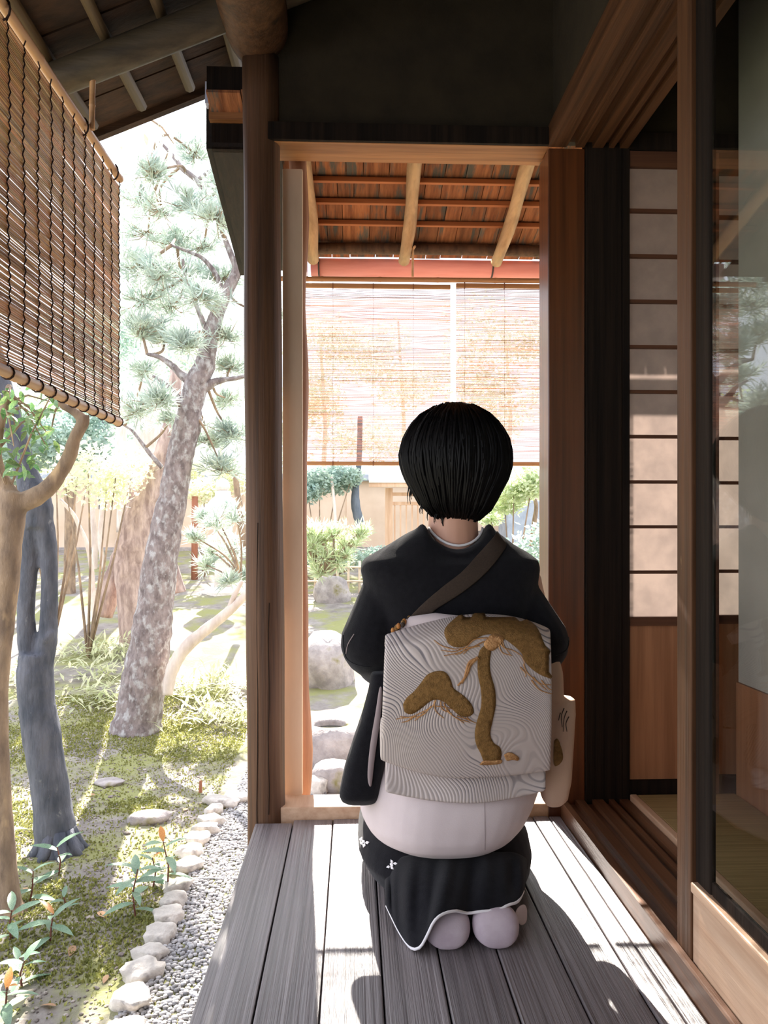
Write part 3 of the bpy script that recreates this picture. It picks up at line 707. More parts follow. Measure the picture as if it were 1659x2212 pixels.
if len(rows) > 2: obj('sleeve_lining', baked(MB().grid(rows), [('SOLIDIFY', dict(thickness=0.002)), ('SUBSURF', dict(levels=2))], 'sleeve_lining'), M['lining'], person)
# right sleeve: pale beige lining side with a stiff folded edge
mb = MB()
mb.loft([sring(z + 0.008, X_(a, 1.51, py), X_(b, 1.51, py), y0, y1, 20, 3.0) for z, a, b, py, y0, y1 in
         ((0.475, 1165, 1216, 1420, 1.52, 1.60), (0.44, 1165, 1222, 1455, 1.50, 1.60), (0.40, 1166, 1220, 1500, 1.49, 1.58), (0.387, 1168, 1218, 1510, 1.49, 1.57))])
mb.loft([sring(z + 0.008, X_(a, 1.51, py), X_(b, 1.51, py), y0, y1, 20, 3.4) for z, a, b, py, y0, y1 in
         ((0.389, 1170, 1246, 1510, 1.50, 1.56), (0.36, 1170, 1245, 1545, 1.49, 1.565), (0.29, 1170, 1240, 1620, 1.49, 1.565), (0.23, 1172, 1236, 1680, 1.49, 1.565), (0.19, 1175, 1228, 1715, 1.495, 1.56), (0.175, 1182, 1212, 1732, 1.505, 1.55))])
rs = voxel(mb, 0.0055, 3, 'right_sleeve')
RSO = obj('beige_sleeve', rs, M['tan'], person)
TR = bvh(rs)

# --- beige hip panel over black skirt
mb = MB()
def hring(z, pl, pr, py, Y, yb, yf, e=2.7): return sring(z, X_(pl, Y, py), X_(pr, Y, py), yb, yf, 40, e)
mb.loft([hring(0.36, 850, 1128, 1500, 1.52, 1.48, 1.76), hring(0.30, 815, 1165, 1600, 1.50, 1.455, 1.84), hring(0.25, 786, 1196, 1690, 1.48, 1.432, 1.90),
         hring(0.215, 778, 1199, 1730, 1.47, 1.418, 1.92), hring(0.18, 776, 1186, 1780, 1.46, 1.412, 1.925), hring(0.15, 778, 1168, 1815, 1.46, 1.414, 1.925), hring(0.128, 790, 1146, 1840, 1.46, 1.424, 1.92), hring(0.110, 826, 1118, 1858, 1.46, 1.450, 1.90), hring(0.102, 870, 1080, 1864, 1.46, 1.48, 1.87)])
hip = voxel(mb, 0.006, 4, 'hip_panel')
KS = obj('kimono_skirt', hip, M['beige'], person)
TH = bvh(hip)
pts = [cast(TH, 1047 + (y - 1735) * 0.006, y, 0.0002) for y in range(1725, 1856, 10)]
obj('back_seam', MB().tube([p for p in pts if p], 0.0007, 5), M['lining'], KS)
mb = MB()
mb.loft([sring(z, x0, x1, y0, y1, 36, 2.8) for z, x0, x1, y0, y1 in ((0.001, 0.055, 0.355, 1.47, 1.925), (0.03, 0.025, 0.372, 1.452, 1.932), (0.06, 0.008, 0.378, 1.45, 1.936), (0.09, 0.012, 0.374, 1.475, 1.936), (0.115, 0.034, 0.36, 1.50, 1.93), (0.15, 0.07, 0.34, 1.52, 1.90))])
low = voxel(mb, 0.006, 3, 'skirt_side')
LOWO = obj('skirt_side', low, M['kimono'], person)
TL = bvh(low)
# draped hem over the calves
top = [at(832, 1885, Y=1.53), at(868, 1852, Y=1.50), at(930, 1846, Y=1.49), at(1000, 1844, Y=1.488), at(1060, 1842, Y=1.49), at(1110, 1842, Y=1.495), at(1136, 1855, Y=1.51)]
mid = [at(834, 1925, Y=1.46), at(862, 1935, Y=1.395), at(920, 1905, Y=1.385), at(1000, 1895, Y=1.408), at(1060, 1893, Y=1.410), at(1105, 1888, Y=1.420), at(1137, 1895, Y=1.455)]
hemp = [(835, 1957, 1.440), (858, 2005, 1.395), (876, 2038, 1.362), (892, 2050, 1.335), (908, 2046, 1.326), (922, 2022, 1.323), (938, 1990, 1.325), (958, 1974, 1.334), (985, 1968, 1.346), (1010, 1973, 1.362), (1040, 1969, 1.362), (1075, 1966, 1.366), (1098, 1955, 1.374), (1118, 1948, 1.388), (1130, 1925, 1.420)]
hem = [at(a, b, Y=c) for a, b, c in hemp]
for h in hem: h.z = max(h.z, 0.003)
def resample(pts, n):
    c = [Vector(p) for p in curve([tuple(p) for p in pts], 16)]
    L = [0]
    for i in range(1, len(c)): L.append(L[-1] + (c[i] - c[i-1]).length)
    out = []
    for k in range(n):
        t = L[-1] * k / (n - 1); i = max(1, next((j for j in range(len(L)) if L[j] >= t - 1e-9), len(L) - 1))
        f = (t - L[i-1]) / max(L[i] - L[i-1], 1e-9); out.append(c[i-1].lerp(c[i], f))
    return out
NR = 44
A, B, C_ = resample(top, NR), resample(mid, NR), resample(hem, NR)
rows = []
for k in range(11):
    t = k / 10; row = []
    for j in range(NR):
        p = A[j] * (1-t)**2 + B[j] * 2*t*(1-t) + C_[j] * t*t
        p = p + Vector((0, -0.006, 0.004)) * (math.sin(j * 0.62 + 0.8) + 0.6 * math.sin(j * 1.3)) * math.sin(PI * t)
        row.append(p)
    rows.append(row)
obj('hem', baked(MB().grid(rows), [('SOLIDIFY', dict(thickness=0.003, offset=-1)), ('SUBSURF', dict(levels=1))], 'hem'), M['kimono'], person)
HO = bpy.data.objects['hem']
obj('hem_piping', MB().tube([p + Vector((0, -0.0015, 0.001)) for p in C_], 0.0026, 8), M['white'], HO, smooth=True)
# folded end of the lining at the right corner of the hem
p = [at(1112, 1958, Y=1.392), at(1137, 1945, Y=1.43), at(1138, 1985, Y=1.425), at(1134, 2012, Y=1.415), at(1122, 2006, Y=1.40), at(1108, 1978, Y=1.388)]
for q in p: q.z = max(q.z, 0.004)
mb = MB(); mb.v = [tuple(q) for q in p]; mb.f = [(0, 1, 2), (0, 2, 5), (2, 3, 4), (2, 4, 5)]
obj('hem_lining', baked(mb, [('SOLIDIFY', dict(thickness=0.004)), ('SUBSURF', dict(levels=2))], 'hem_lining'), M['beige'], person)
# tabi socks, soles up
for px in (964, 1069):
    xc = at(px, 2000, Y=1.37).x; mb = MB(); sg = 1 if px < 1000 else -1
    rws = []
    for y, hw, zt in ((1.3335, 0.018, 0.020), (1.338, 0.031, 0.038), (1.348, 0.040, 0.050), (1.362, 0.043, 0.058), (1.376, 0.041, 0.060), (1.392, 0.035, 0.057), (1.415, 0.028, 0.05), (1.43, 0.014, 0.04)):
        ring = []
        for j in range(20):
            t = 2 * PI * j / 20; c, s_ = math.cos(t), math.sin(t)
            ring.append((xc + hw * math.copysign(abs(c) ** 0.75, c) + sg * 0.0, y, zt / 2 + 0.001 + (zt / 2) * math.copysign(abs(s_) ** 0.75, s_)))
        rws.append(ring)
    mb.loft(rws)
    obj('sock', baked(mb, [('SUBSURF', dict(levels=1))], 'sock'), M['tabi'], person)

# --- obi
mb = MB(); rows = []
for z, k in ((0.30, 0.0), (0.36, 0.004), (0.45, 0.004), (0.53, 0.002), (0.575, -0.004)):
    rows.append(sring(z, X_(836, 1.575) - k, X_(1140, 1.575) + k, 1.468 - k, 1.752 + k, 36, 2.6))
mb.loft(rows)
obj('obi_sash', baked(mb, [('SUBSURF', dict(levels=1))], 'obi_sash'), M['obi'], person)
# pad under the top of the drum
mb = MB()
mb.tube([at(862, 1362, Y=1.475), at(890, 1348, Y=1.462), at(940, 1342, Y=1.455), at(1010, 1350, Y=1.458), at(1090, 1354, Y=1.46), at(1150, 1368, Y=1.47), at(1180, 1385, Y=1.48)], [0.010, 0.015, 0.016, 0.016, 0.016, 0.015, 0.010], 12)
obj('obi_pad', mb, M['beige'], person, smooth=True)
# drum: folded panel, front skin + thickness
NU, NV = 26, 30
def drum(u, v):
    """u across (0..1), v down the back face (0..1)"""
    pxl = 831 - 10 * v; pxr = 1191 + 3 * math.sin(PI * min(v, 1))
    px = pxl + (pxr - pxl) * u
    topy = 1326 + 46 * abs(2 * (u - 0.56)) ** 2.4 if u > 0.56 else 1326 + 46 * (abs(u - 0.56) / 0.56) ** 1.5
    boty = 1640 + 40 * math.sin(PI * min(1, u * 0.86 + 0.0)) ** 0.9 * (1 if u < 0.6 else 1) 
    boty = 1641 + (1681 - 1641) * (math.sin(PI / 2 * min(1, u / 0.47)) if u < 0.47 else math.cos(PI / 2 * (u - 0.47) / 0.53 * 0.62))
    Yf = 1.404 - 0.014 * math.sin(PI * v) - 0.012 * math.sin(PI * u) + 0.006 * v
    if v < 0.12: Yf += 0.040 * (1 - v / 0.12) ** 2
    return at(px, topy + (boty - topy) * v, Y=Yf)
def drum_rows():
    rows = []
    for i in range(4):                                   # inner side of the top fold
        rows.append([drum(j / NU, 0) + Vector((0, 0.05 - 0.012 * i, -0.03 + 0.010 * i)) for j in range(NU + 1)])
    for i in range(NV + 1): rows.append([drum(j / NU, i / NV) for j in range(NU + 1)])
    for dy, dz in ((0.006, -0.003), (0.014, -0.001), (0.020, 0.008), (0.024, 0.03), (0.026, 0.08)):
        rows.append([drum(j / NU, 1) + Vector((0, dy, dz)) for j in range(NU + 1)])
    return rows
dm = baked(MB().grid(drum_rows()), [('SOLIDIFY', dict(thickness=0.006, offset=1)), ('SUBSURF', dict(levels=1))], 'obi_drum')
DR = obj('obi_drum', dm, M['obi'], person)
TD = bvh(dm)
# tail below the drum
rows = []
for i in range(9):
    v = i / 8; row = []
    for j in range(NU + 1):
        u = j / NU; px = 832 + (1180 - 832) * u
        ty = 1625; by = 1703 + 33 * math.sin(PI * min(1, 0.08 + u * 0.80)) - 18 * max(0, u - 0.6)
        row.append(at(px, ty + (by - ty) * v, Y=1.446 - 0.026 * v - 0.010 * math.sin(PI * u) + 0.003 * math.sin(u * 9) * v))
    rows.append(row)
obj('obi_tail', baked(MB().grid(rows), [('SOLIDIFY', dict(thickness=0.004, offset=1)), ('SUBSURF', dict(levels=1))], 'obi_tail'), M['obi'], person)
# --- gold pine embroidery laid on the drum
def zp(pts): return [(700 + x / 2.86, 1280 + y / 2.86) for x, y in pts]
def patch(name, outline, m, tree, off=0.0012, step=9, parent=None, thick=0.0012):
    n = len(outline); P = [Vector(p) for p in outline]; parent = parent or DR
    xs = [p.x for p in P]; ysx = [p.y for p in P]
    def inside(x, y):
        c = False; j = n - 1
        for i in range(n):
            if (P[i].y > y) != (P[j].y > y) and x < (P[j].x - P[i].x) * (y - P[i].y) / (P[j].y - P[i].y) + P[i].x: c = not c
            j = i
        return c
    vv = list(P); y = min(ysx)
    while y < max(ysx):
        x = min(xs)
        while x < max(xs):
            if inside(x, y) and min((Vector((x, y)) - p).length for p in P) > step * 0.45: vv.append(Vector((x, y)))
            x += step
        y += step
    r = delaunay_2d_cdt(vv, [(i, (i + 1) % n) for i in range(n)], [], 1, 1e-4)
    pts = [cast(tree, v.x, v.y, off) for v in r[0]]
    if any(p is None for p in pts):
        ok = [p for p in pts if p]
        if not ok: return
        pts = [p or min(ok, key=lambda q: 0) for p in pts]
    mb = MB(); mb.v = [tuple(p) for p in pts]; mb.f = [tuple(f) for f in r[2]]
    me = baked(mb, [('SOLIDIFY', dict(thickness=thick, offset=0))], name)
    return obj(name, me, m, parent)
def smoothline(pts, k=4): return [tuple(p) for p in curve(pts + [pts[0]], k)[:-1]]
canopy = [(742, 255), (750, 222), (790, 180), (850, 140), (960, 132), (1080, 132), (1200, 150), (1290, 195), (1330, 250), (1360, 320), (1404, 385), (1406, 518), (1380, 525), (1330, 505), (1280, 470), (1240, 425), (1215, 370), (1160, 320), (1110, 285), (1050, 262), (990, 262), (930, 290), (885, 325), (830, 340), (770, 318)]
patch('pine_canopy', smoothline(zp(canopy)), M['gold'], TD)
lobe = [(488, 690), (510, 650), (555, 610), (600, 555), (640, 505), (700, 484), (750, 492), (782, 540), (800, 590), (860, 635), (910, 690), (922, 740), (890, 765), (840, 760), (790, 720), (740, 675), (690, 660), (650, 675), (600, 715), (545, 748), (500, 738)]
patch('pine_canopy', smoothline(zp(lobe)), M['gold'], TD)
trunk = [(985, 330), (1030, 345), (1022, 430), (1030, 510), (1055, 600), (1058, 700), (1040, 790), (1025, 870), (1045, 925), (1085, 955), (1095, 1000), (1080, 1040), (1030, 1050), (990, 1045), (965, 990), (940, 940), (930, 870), (945, 790), (970, 700), (968, 600), (950, 510), (948, 420), (960, 360)]
patch('pine_trunk', smoothline(zp(trunk), 3), M['gold'], TD)
knot = [(1000, 290), (1040, 255), (1090, 265), (1110, 290), (1080, 330), (1040, 360), (1005, 350), (985, 320)]
patch('pine_knot', smoothline(zp(knot), 3), M['goldbright'], TD, off=0.0022)
for pg in ([(1110, 1000), (1135, 985), (1165, 990), (1200, 1015), (1195, 1035), (1160, 1030), (1125, 1035)], [(960, 1060), (985, 1035), (1040, 1035), (1095, 1030), (1090, 1052), (1040, 1060), (990, 1062)]):
    patch('pine_root', smoothline(zp(pg), 3), M['goldbright'], TD, off=0.0022, step=5)
def stitch(lines, w=0.0013, m='goldbright', tree=TD, parent=None, name='gold_thread', px=zp):
    mb = MB()
    for ln in lines:
        pts = [cast(tree, a, b, 0.0018) for a, b in curve(px(ln), 5)]
        pts = [p for p in pts if p]
        if len(pts) > 2: mb.tube(pts, [w * (1 - 0.5 * i / len(pts)) for i in range(len(pts))], 5)
    if mb.v: obj(name, mb, M[m], parent or DR)
stitch([[(940, 410), (900, 430), (880, 480), (865, 530), (825, 575)], [(950, 400), (905, 445), (885, 500), (850, 560)]], 0.0032)
stitch([[(1010, 280), (930, 290), (870, 340), (790, 350)], [(990, 300), (900, 345), (820, 375), (740, 390)], [(960, 330), (900, 345), (860, 380)], [(920, 335), (860, 345), (800, 365), (720, 355)], [(800, 350), (730, 330), (680, 295)], [(880, 330), (850, 370), (810, 385)]], 0.0014)
stitch([[(1080, 300), (1110, 340), (1160, 355), (1215, 390), (1240, 440)], [(1100, 290), (1110, 330), (1150, 385)], [(1075, 320), (1100, 370), (1160, 390)], [(1230, 440), (1250, 490), (1300, 540), (1370, 600)], [(1210, 460), (1245, 500), (1240, 520)], [(1290, 520), (1330, 560), (1400, 570)], [(1280, 540), (1330, 600), (1405, 625)], [(1340, 540), (1380, 590), (1408, 600)]], 0.0014)
stitch([[(690, 660), (670, 700), (610, 735), (540, 765), (445, 780)], [(660, 700), (600, 760), (500, 770)], [(680, 670), (690, 730), (740, 775)], [(720, 670), (730, 720), (790, 745)], [(740, 680), (770, 740), (865, 805)], [(760, 720), (810, 770), (900, 800)], [(820, 760), (880, 780), (940, 805)], [(560, 760), (520, 790), (480, 800)], [(620, 740), (560, 790)], [(690, 700), (740, 705), (800, 720)], [(520, 770), (470, 765)], [(880, 770), (905, 790)]], 0.0014)
# flower sprigs on the black skirt
for j, (cx_, cy_) in enumerate(((850, 1866), (862, 1880), (868, 1896), (780, 1818), (790, 1822), (845, 1872))):
    for k in range(3):
        a = k * 2.1 + j; o_ = [(cx_ + 9 * math.cos(a) * t + w * -math.sin(a), cy_ + 9 * math.sin(a) * t + w * math.cos(a)) for t, w in ((0, 0), (0.5, 3.2), (1.1, 0), (0.5, -3.2))]
        if all(cast(TL, *q) for q in o_): patch('flower_petal', o_, M['white'], TL, step=4, off=0.002, parent=LOWO)
# embroidery seen on the right sleeve
stitch([[(1218, 1530), (1212, 1548), (1214, 1570)], [(1224, 1536), (1218, 1552), (1216, 1580)], [(1210, 1540), (1206, 1556)], [(1228, 1548), (1222, 1562), (1224, 1580)]], 0.0011, 'strap', TR, parent=RSO, px=lambda l: l)
o_ = smoothline([(1197, 1600), (1205, 1596), (1214, 1622), (1215, 1640), (1206, 1652), (1196, 1650)], 3)
if all(cast(TR, *q) for q in o_): patch('gold_motif', o_, M['gold'], TR, step=5, parent=RSO)
# --- shoulder strap
L0, L1 = [(1076, 1148), (1040, 1190), (1000, 1233), (955, 1268), (915, 1302), (886, 1332)], [(1098, 1176), (1066, 1222), (1024, 1262), (985, 1290), (938, 1320), (912, 1348)]
rows = []
a_, b_ = curve(L0, 4), curve(L1, 4)
for p, q in zip(a_, b_):
    r_ = [cast(TJ, p[0] + (q[0] - p[0]) * t, p[1] + (q[1] - p[1]) * t, 0.0035) for t in (0, 0.33, 0.67, 1)]
    if all(r_): rows.append(r_)
f0 = rows[0]; pre = []
for d in (Vector((0.02, 0.075, -0.03)), Vector((0.010, 0.045, 0.004)), Vector((0.004, 0.018, 0.008))): pre.append([p + d for p in f0])
obj('shoulder_strap', baked(MB().grid(pre + rows), [('SOLIDIFY', dict(thickness=0.003, offset=0)), ('SUBSURF', dict(levels=1))], 'shoulder_strap'), M['strap'], person)
for k in range(9):
    t = k / 8; p = at(884 - 34 * t + 3 * math.sin(k * 2), 1336 + 26 * t, Y=1.470 - 0.02 * math.sin(PI * t))
    m_ = ('gold', 'strap', 'leaf_young')[k % 3]
    mb = MB(); mb.ell(p, (0.0045, 0.005, 0.006), 8, 6); obj('cord_bead', mb, M[m_], person, smooth=True)

# --- hair: bobbed cap plus strands
HY = 1.615
HR = [(1128, 948, 1022, 1.566, 1.60), (1112, 920, 1046, 1.548, 1.62), (1090, 905, 1060, 1.536, 1.65), (1065, 894, 1072, 1.526, 1.68), (1040, 881, 1087, 1.517, 1.70), (1010, 871, 1097, 1.511, 1.712), (980, 868, 1098, 1.509, 1.718), (950, 875, 1092, 1.512, 1.718), (920, 889, 1077, 1.524, 1.71), (895, 911, 1055, 1.545, 1.69), (878, 938, 1030, 1.57, 1.665), (869, 962, 1006, 1.592, 1.64)]
def hz(py): return EYE + (HZ - py) / F * HY
HRr = [(hz(py), X_(a, HY, py), X_(b, HY, py), y0, y1) for py, a, b, y0, y1 in HR]
mb = MB(); mb.loft([sring(z, a, b, y0, y1, 40, 2.15) for z, a, b, y0, y1 in HRr])
base = baked(mb, [('SUBSURF', dict(levels=1))], 'hair_base')
rng = random.Random(11)
hb = MB(); hb.v = [tuple(v.co) for v in base.vertices]; hb.f = [tuple(p.vertices) for p in base.polygons]
crown = Vector((X_(985, HY), 1.600, hz(867)))
tab = sorted(HRr)
def surf(z, ang, off):
    z = min(max(z, tab[0][0]), tab[-1][0])
    for i in range(len(tab) - 1):
        if tab[i][0] <= z <= tab[i+1][0]:
            f = (z - tab[i][0]) / (tab[i+1][0] - tab[i][0]); q = [tab[i][k] + (tab[i+1][k] - tab[i][k]) * f for k in range(5)]; break
    cx_, cy_ = (q[1] + q[2]) / 2, (q[3] + q[4]) / 2
    c, s_ = math.cos(ang), math.sin(ang); e = 2 / 2.15
    return Vector((cx_ + ((q[2] - q[1]) / 2 + off) * math.copysign(abs(c) ** e, c), cy_ + ((q[4] - q[3]) / 2 + off) * math.copysign(abs(s_) ** e, s_), z))
for k in range(620):
    ang = rng.uniform(0, 2 * PI); off = rng.uniform(-0.001, 0.003)
    zt = hz(rng.uniform(872, 930)); fb = math.sin(ang)                     # fb<0 = back
    zb = hz(rng.uniform(1085, 1128) if fb < -0.3 else rng.uniform(1040, 1092))
    tw = rng.uniform(-0.18, 0.18); pts = []
    for i in range(10):
        t = i / 9; z = zt + (zb - zt) * t; pts.append(surf(z, ang + tw * t, off + 0.003 * math.sin(PI * t)))
    hb.tube(pts, [0.0016 + 0.0016 * math.sin(PI * (0.15 + 0.8 * i / 9)) for i in range(10)], 4)
for px, py0, py1, Y in ((884, 1030, 1086, 1.60), (888, 1035, 1078, 1.61), (892, 1040, 1070, 1.60), (1046, 1060, 1116, 1.60), (1050, 1060, 1118, 1.605), (1054, 1055, 1108, 1.60), (1042, 1070, 1110, 1.60), (1060, 1050, 1098, 1.60), (1066, 1050, 1088, 1.60), (912, 1080, 1112, 1.57), (922, 1090, 1122, 1.565), (940, 1100, 1132, 1.56), (955, 1100, 1134, 1.56), (975, 1100, 1130, 1.56), (1000, 1100, 1131, 1.56)):
    for j in range(3):
        d = rng.uniform(-4, 4)
        hb.tube([at(px + d + 2 * math.sin(i), py0 + (py1 - py0 + rng.uniform(-4, 4)) * i / 6, Y=Y) for i in range(7)], [0.0028 * (1 - i / 7.5) for i in range(7)], 4)
obj('hair', hb, M['hair'], person, smooth=True)
# ================================================================== GARDEN
def gz(x, y):
    t = y - 4.2
    z = -0.40 + 0.118 * (math.log1p(math.exp(t * 2.2)) / 2.2)
    far = min(1.0, max(0.0, (-x - 0.55) / 0.8))
    z += far * (0.035 * n3((x * 0.9, y * 0.9, 3.1)) + 0.012 * n3((x * 4, y * 4, 1.0)) + 0.012)
    if y > 2.4: z += min(1, (y - 2.4)) * 0.02 * n3((x * 1.3, y * 1.3, 9.0))
    return z
def base(px, py):
    """garden ground point under a pixel"""
    d = ray(px, py); o = Vector((0, 0, EYE)); t = 0.8
    while t < 40:
        p = o + d * t
        if p.z < gz(p.x, p.y): return Vector((p.x, p.y, gz(p.x, p.y)))
        t += 0.01
    return o + d * 12
mb = MB(); rows = []
xs = [-9 + 0.5 * k for k in range(13)] + [-2.8 + 0.07 * k for k in range(34)] + [-0.4 + 0.2 * k for k in range(14)] + [2.6 + 0.8 * k for k in range(7)]
ys = [-2.5 + 0.4 * k for k in range(9)] + [1.0 + 0.07 * k for k in range(72)] + [6.1 + 0.25 * k for k in range(30)] + [14, 18, 26, 40]
mb.grid([[(x, y, gz(x, y)) for x in xs] for y in ys])
struct('ground', mb, M['ground'], 'mossy garden ground with bare earth patches', smooth=True)

# gravel strip below the deck edge
ICO = bmesh.new(); bmesh.ops.create_icosphere(ICO, subdivisions=1, radius=1.0)
ICV = [v.co.copy() for v in ICO.verts]; ICF = [tuple(v.index for v in f.verts) for f in ICO.faces]; ICO.free()
ICO = bmesh.new(); bmesh.ops.create_icosphere(ICO, subdivisions=3, radius=1.0)
IC3V = [v.co.copy() for v in ICO.verts]; IC3F = [tuple(v.index for v in f.verts) for f in ICO.faces]; ICO.free()
rng = random.Random(21); mb = MB()
def edge_x(y): return -0.548 + 0.030 * (y - 1.76) / 1.5 + 0.012 * math.sin(y * 2.1)
y = 0.9
while y < 3.75:
    x = edge_x(y) + 0.01
    while x < -0.12:
        s = rng.uniform(0.0045, 0.0088); c = Vector((x + rng.uniform(-0.004, 0.004), y + rng.uniform(-0.004, 0.004), gz(x, y) + rng.uniform(0.0, 0.006)))
        q = Matrix.Rotation(rng.uniform(0, 6.28), 3, 'Z') @ Matrix.Diagonal((s * rng.uniform(0.9, 1.4), s, s * rng.uniform(0.5, 0.8)))
        n = len(mb.v); mb.v += [tuple(c + q @ v) for v in ICV]; mb.f += [tuple(n + i for i in f) for f in ICF]
        x += 0.0112
    y += 0.0105
o = obj('gravel', mb, M['gravel'], smooth=True, kind='stuff'); tag(o, 'grey and white pebbles in the strip below the deck edge', 'gravel')

def rock_mesh(seed, r, flat=0.5, rough=0.28, name='rock'):
    mb = MB()
    for v in IC3V:
        k = 1 + rough * noise.noise(v * 1.3 + Vector((seed * 3.1, 0, 0))) + rough * 0.4 * noise.noise(v * 3.5 + Vector((0, seed, 0)))
        p = Vector((v.x * r[0] * k, v.y * r[1] * k, v.z * r[2] * k))
        if p.z > r[2] * flat: p.z = r[2] * flat + (p.z - r[2] * flat) * 0.25
        mb.v.append(tuple(p))
    mb.f = list(IC3F); return mb.mesh(name, True)
# edging stones
root = thing('stone_edging', 'row of pale rough stones edging the gravel strip', 'edging', (-0.55, 2.2, -0.4))
est = [(262, 2222, 46, 44), (280, 2150, 42, 34), (305, 2090, 40, 30), (322, 2052, 36, 26), (346, 2010, 32, 24), (362, 1972, 30, 22), (372, 1938, 26, 18), (385, 1905, 28, 18), (402, 1862, 30, 18), (408, 1832, 26, 15), (428, 1806, 24, 14), (444, 1785, 26, 12), (458, 1768, 28, 11), (462, 1746, 18, 9), (478, 1728, 34, 12), (512, 1722, 24, 10), (222, 2262, 46, 40)]
for i, (px, py, w, h) in enumerate(est):
    b_ = at(px, py, Z=-0.372); s = w * b_.y / F
    me = rock_mesh(i + 40, (s * 1.05, max(s * 0.75, 0.04), 0.042), 0.35, 0.45, 'edging_stone')
    o = obj('stone', me, M['stone'], root); o.location = o.location + Vector((b_.x, b_.y + 0.01, gz(b_.x, b_.y) + 0.010)); o.rotation_euler.z = RND.uniform(-0.5, 0.5); o.rotation_euler.x = RND.uniform(-0.12, 0.12)
def rock(name, label, px, py, wpx, hz_, depth, seed, m='rock', sink=0.25, flat=0.6):
    b_ = base(px, py); s = wpx / 2 * b_.y / F
    o = obj(name, rock_mesh(seed, (s, depth, hz_), flat, 0.3), M[m]); o.location = (b_.x, b_.y + depth * 0.7, b_.z + hz_ * (1 - sink) * 0.5); tag(o, label, 'rock'); return o
rock('garden_rock', 'grey pointed rock on the sunny moss in front of the bamboo fence', 718, 1302, 78, 0.20, 0.13, 2, flat=0.9)
rock('boulder', 'big rounded boulder with mossy foot behind the peeled log jamb', 700, 1488, 120, 0.27, 0.25, 5, flat=0.85)
rock('flat_stone', 'low flat grey stone set in the moss behind the edging', 318, 1782, 92, 0.035, 0.05, 6, flat=0.4)
rock('flat_stone', 'small pale flat stone lying on bare earth near the grey forked tree', 232, 1700, 60, 0.02, 0.05, 9, flat=0.4)
rock('foot_rock', 'grey rock at the foot of the water basin', 720, 1712, 100, 0.10, 0.10, 12)
rock('foot_rock', 'small pale rock between the basin and the threshold', 688, 1716, 50, 0.06, 0.06, 13, 'stone')
# stone water basin
b_ = base(712, 1668); root = thing('stone_basin', 'natural stone water basin with a round hollow beyond the doorway', 'basin', tuple(b_))
bc = Vector((b_.x, b_.y + 0.16, 0)); topz = EYE + (HZ - 1562) / F * (b_.y + 0.16)
prof = [(0.20, b_.z - 0.03), (0.215, b_.z + 0.06), (0.20, b_.z + 0.14), (0.185, topz - 0.03), (0.15, topz), (0.092, topz), (0.082, topz - 0.012), (0.074, topz - 0.05), (0.02, topz - 0.055)]
mb = MB(); rings = []
for r, z in prof:
    rings.append([(bc.x + math.cos(2*PI*j/28) * r * (1 + 0.10 * n3((math.cos(2*PI*j/28) * 1.5, math.sin(2*PI*j/28) * 1.5, z * 3)) * (1 if r > 0.1 else 0)), bc.y + math.sin(2*PI*j/28) * r * 0.85, z + (0.012 * n3((j * 0.4, r * 9, 2)) if r > 0.1 else 0)) for j in range(28)])
mb.loft(rings); obj('bowl', mb, M['rock'], root, smooth=True)
mb = MB(); mb.loft([[(bc.x + math.cos(2*PI*j/24) * 0.078, bc.y + math.sin(2*PI*j/24) * 0.066, z) for j in range(24)] for z in (topz - 0.035, topz - 0.026)]); obj('water', mb, M['water'], root)

# ---- trees
def limb(mb, pts, Y, rng, n=12, jit=0.05, sub=5):
    """px, py, width px (and own depth shift) -> tapered trunk through these points"""
    P = []
    for q in pts:
        yy = Y + (q[3] if len(q) > 3 else 0); p = at(q[0], q[1], Y=yy); P.append((p.x, p.y, p.z, q[2] / 2 * yy / F))
    c = curve(P, sub)
    mb.tube([q[:3] for q in c], [q[3] * (1 + 0.06 * n3((i * 0.5, Y, 1))) for i, q in enumerate(c)], n, jit, rng)
    return [Vector(q[:3]) for q in c]
def needles(mb, tips, rng, nn=16, L=0.075, w=0.0065, spread=1.0, lift=0.35):
    for p, d in tips:
        for k in range(nn):
            v = Vector((rng.gauss(0, 1), rng.gauss(0, 1), rng.gauss(0, 1))).normalized()
            dd = (d * 0.7 + v * spread + Vector((0, 0, lift))).normalized()
            q = p - d * rng.uniform(0, L * 0.5)
            sd = dd.cross(Vector((rng.gauss(0, 1), rng.gauss(0, 1), rng.gauss(0, 1)))).normalized()
            mb.diamond(q, dd, sd, L * rng.uniform(0.7, 1.15), w)
def pad_tree(root, pads, anchors, rng, fol, twig_r=0.006, tufts=26, L=0.08, nn=15, w=0.0065):
    """pads: (centre, radii) of needle clouds; twigs run from the nearest anchor"""
    tw = MB(); fo = MB()
    for c, r in pads:
        a = min(anchors, key=lambda q: (q - c).length)
        mid_ = a.lerp(c, 0.5) + Vector((rng.uniform(-.05, .05), rng.uniform(-.05, .05), rng.uniform(-0.03, 0.06)))
        cc = curve([tuple(a), tuple(mid_), tuple(c)], 5)
        tw.tube(cc, [twig_r * 1.6 * (1 - 0.6 * i / len(cc)) for i in range(len(cc))], 6)
        tips = []
        for k in range(tufts):
            v = Vector((rng.gauss(0, 0.5) * r[0], rng.gauss(0, 0.5) * r[1], rng.gauss(0, 0.45) * r[2])); tip = c + v
            d = (v + Vector((0, 0, r[2] * 0.6))).normalized()
            if rng.random() < 0.6:
                bnd = c + v * 0.45 - Vector((0, 0, r[2] * 0.25)); tw.tube([c, bnd, tip], [twig_r * 0.5, twig_r * 0.4, twig_r * 0.25], 4)
            tips.append((tip, d))
        needles(fo, tips, rng, nn, L, w)
    obj('twigs', tw, M['bark_tan'], root); obj('foliage', fo, fol, root, kind='stuff')
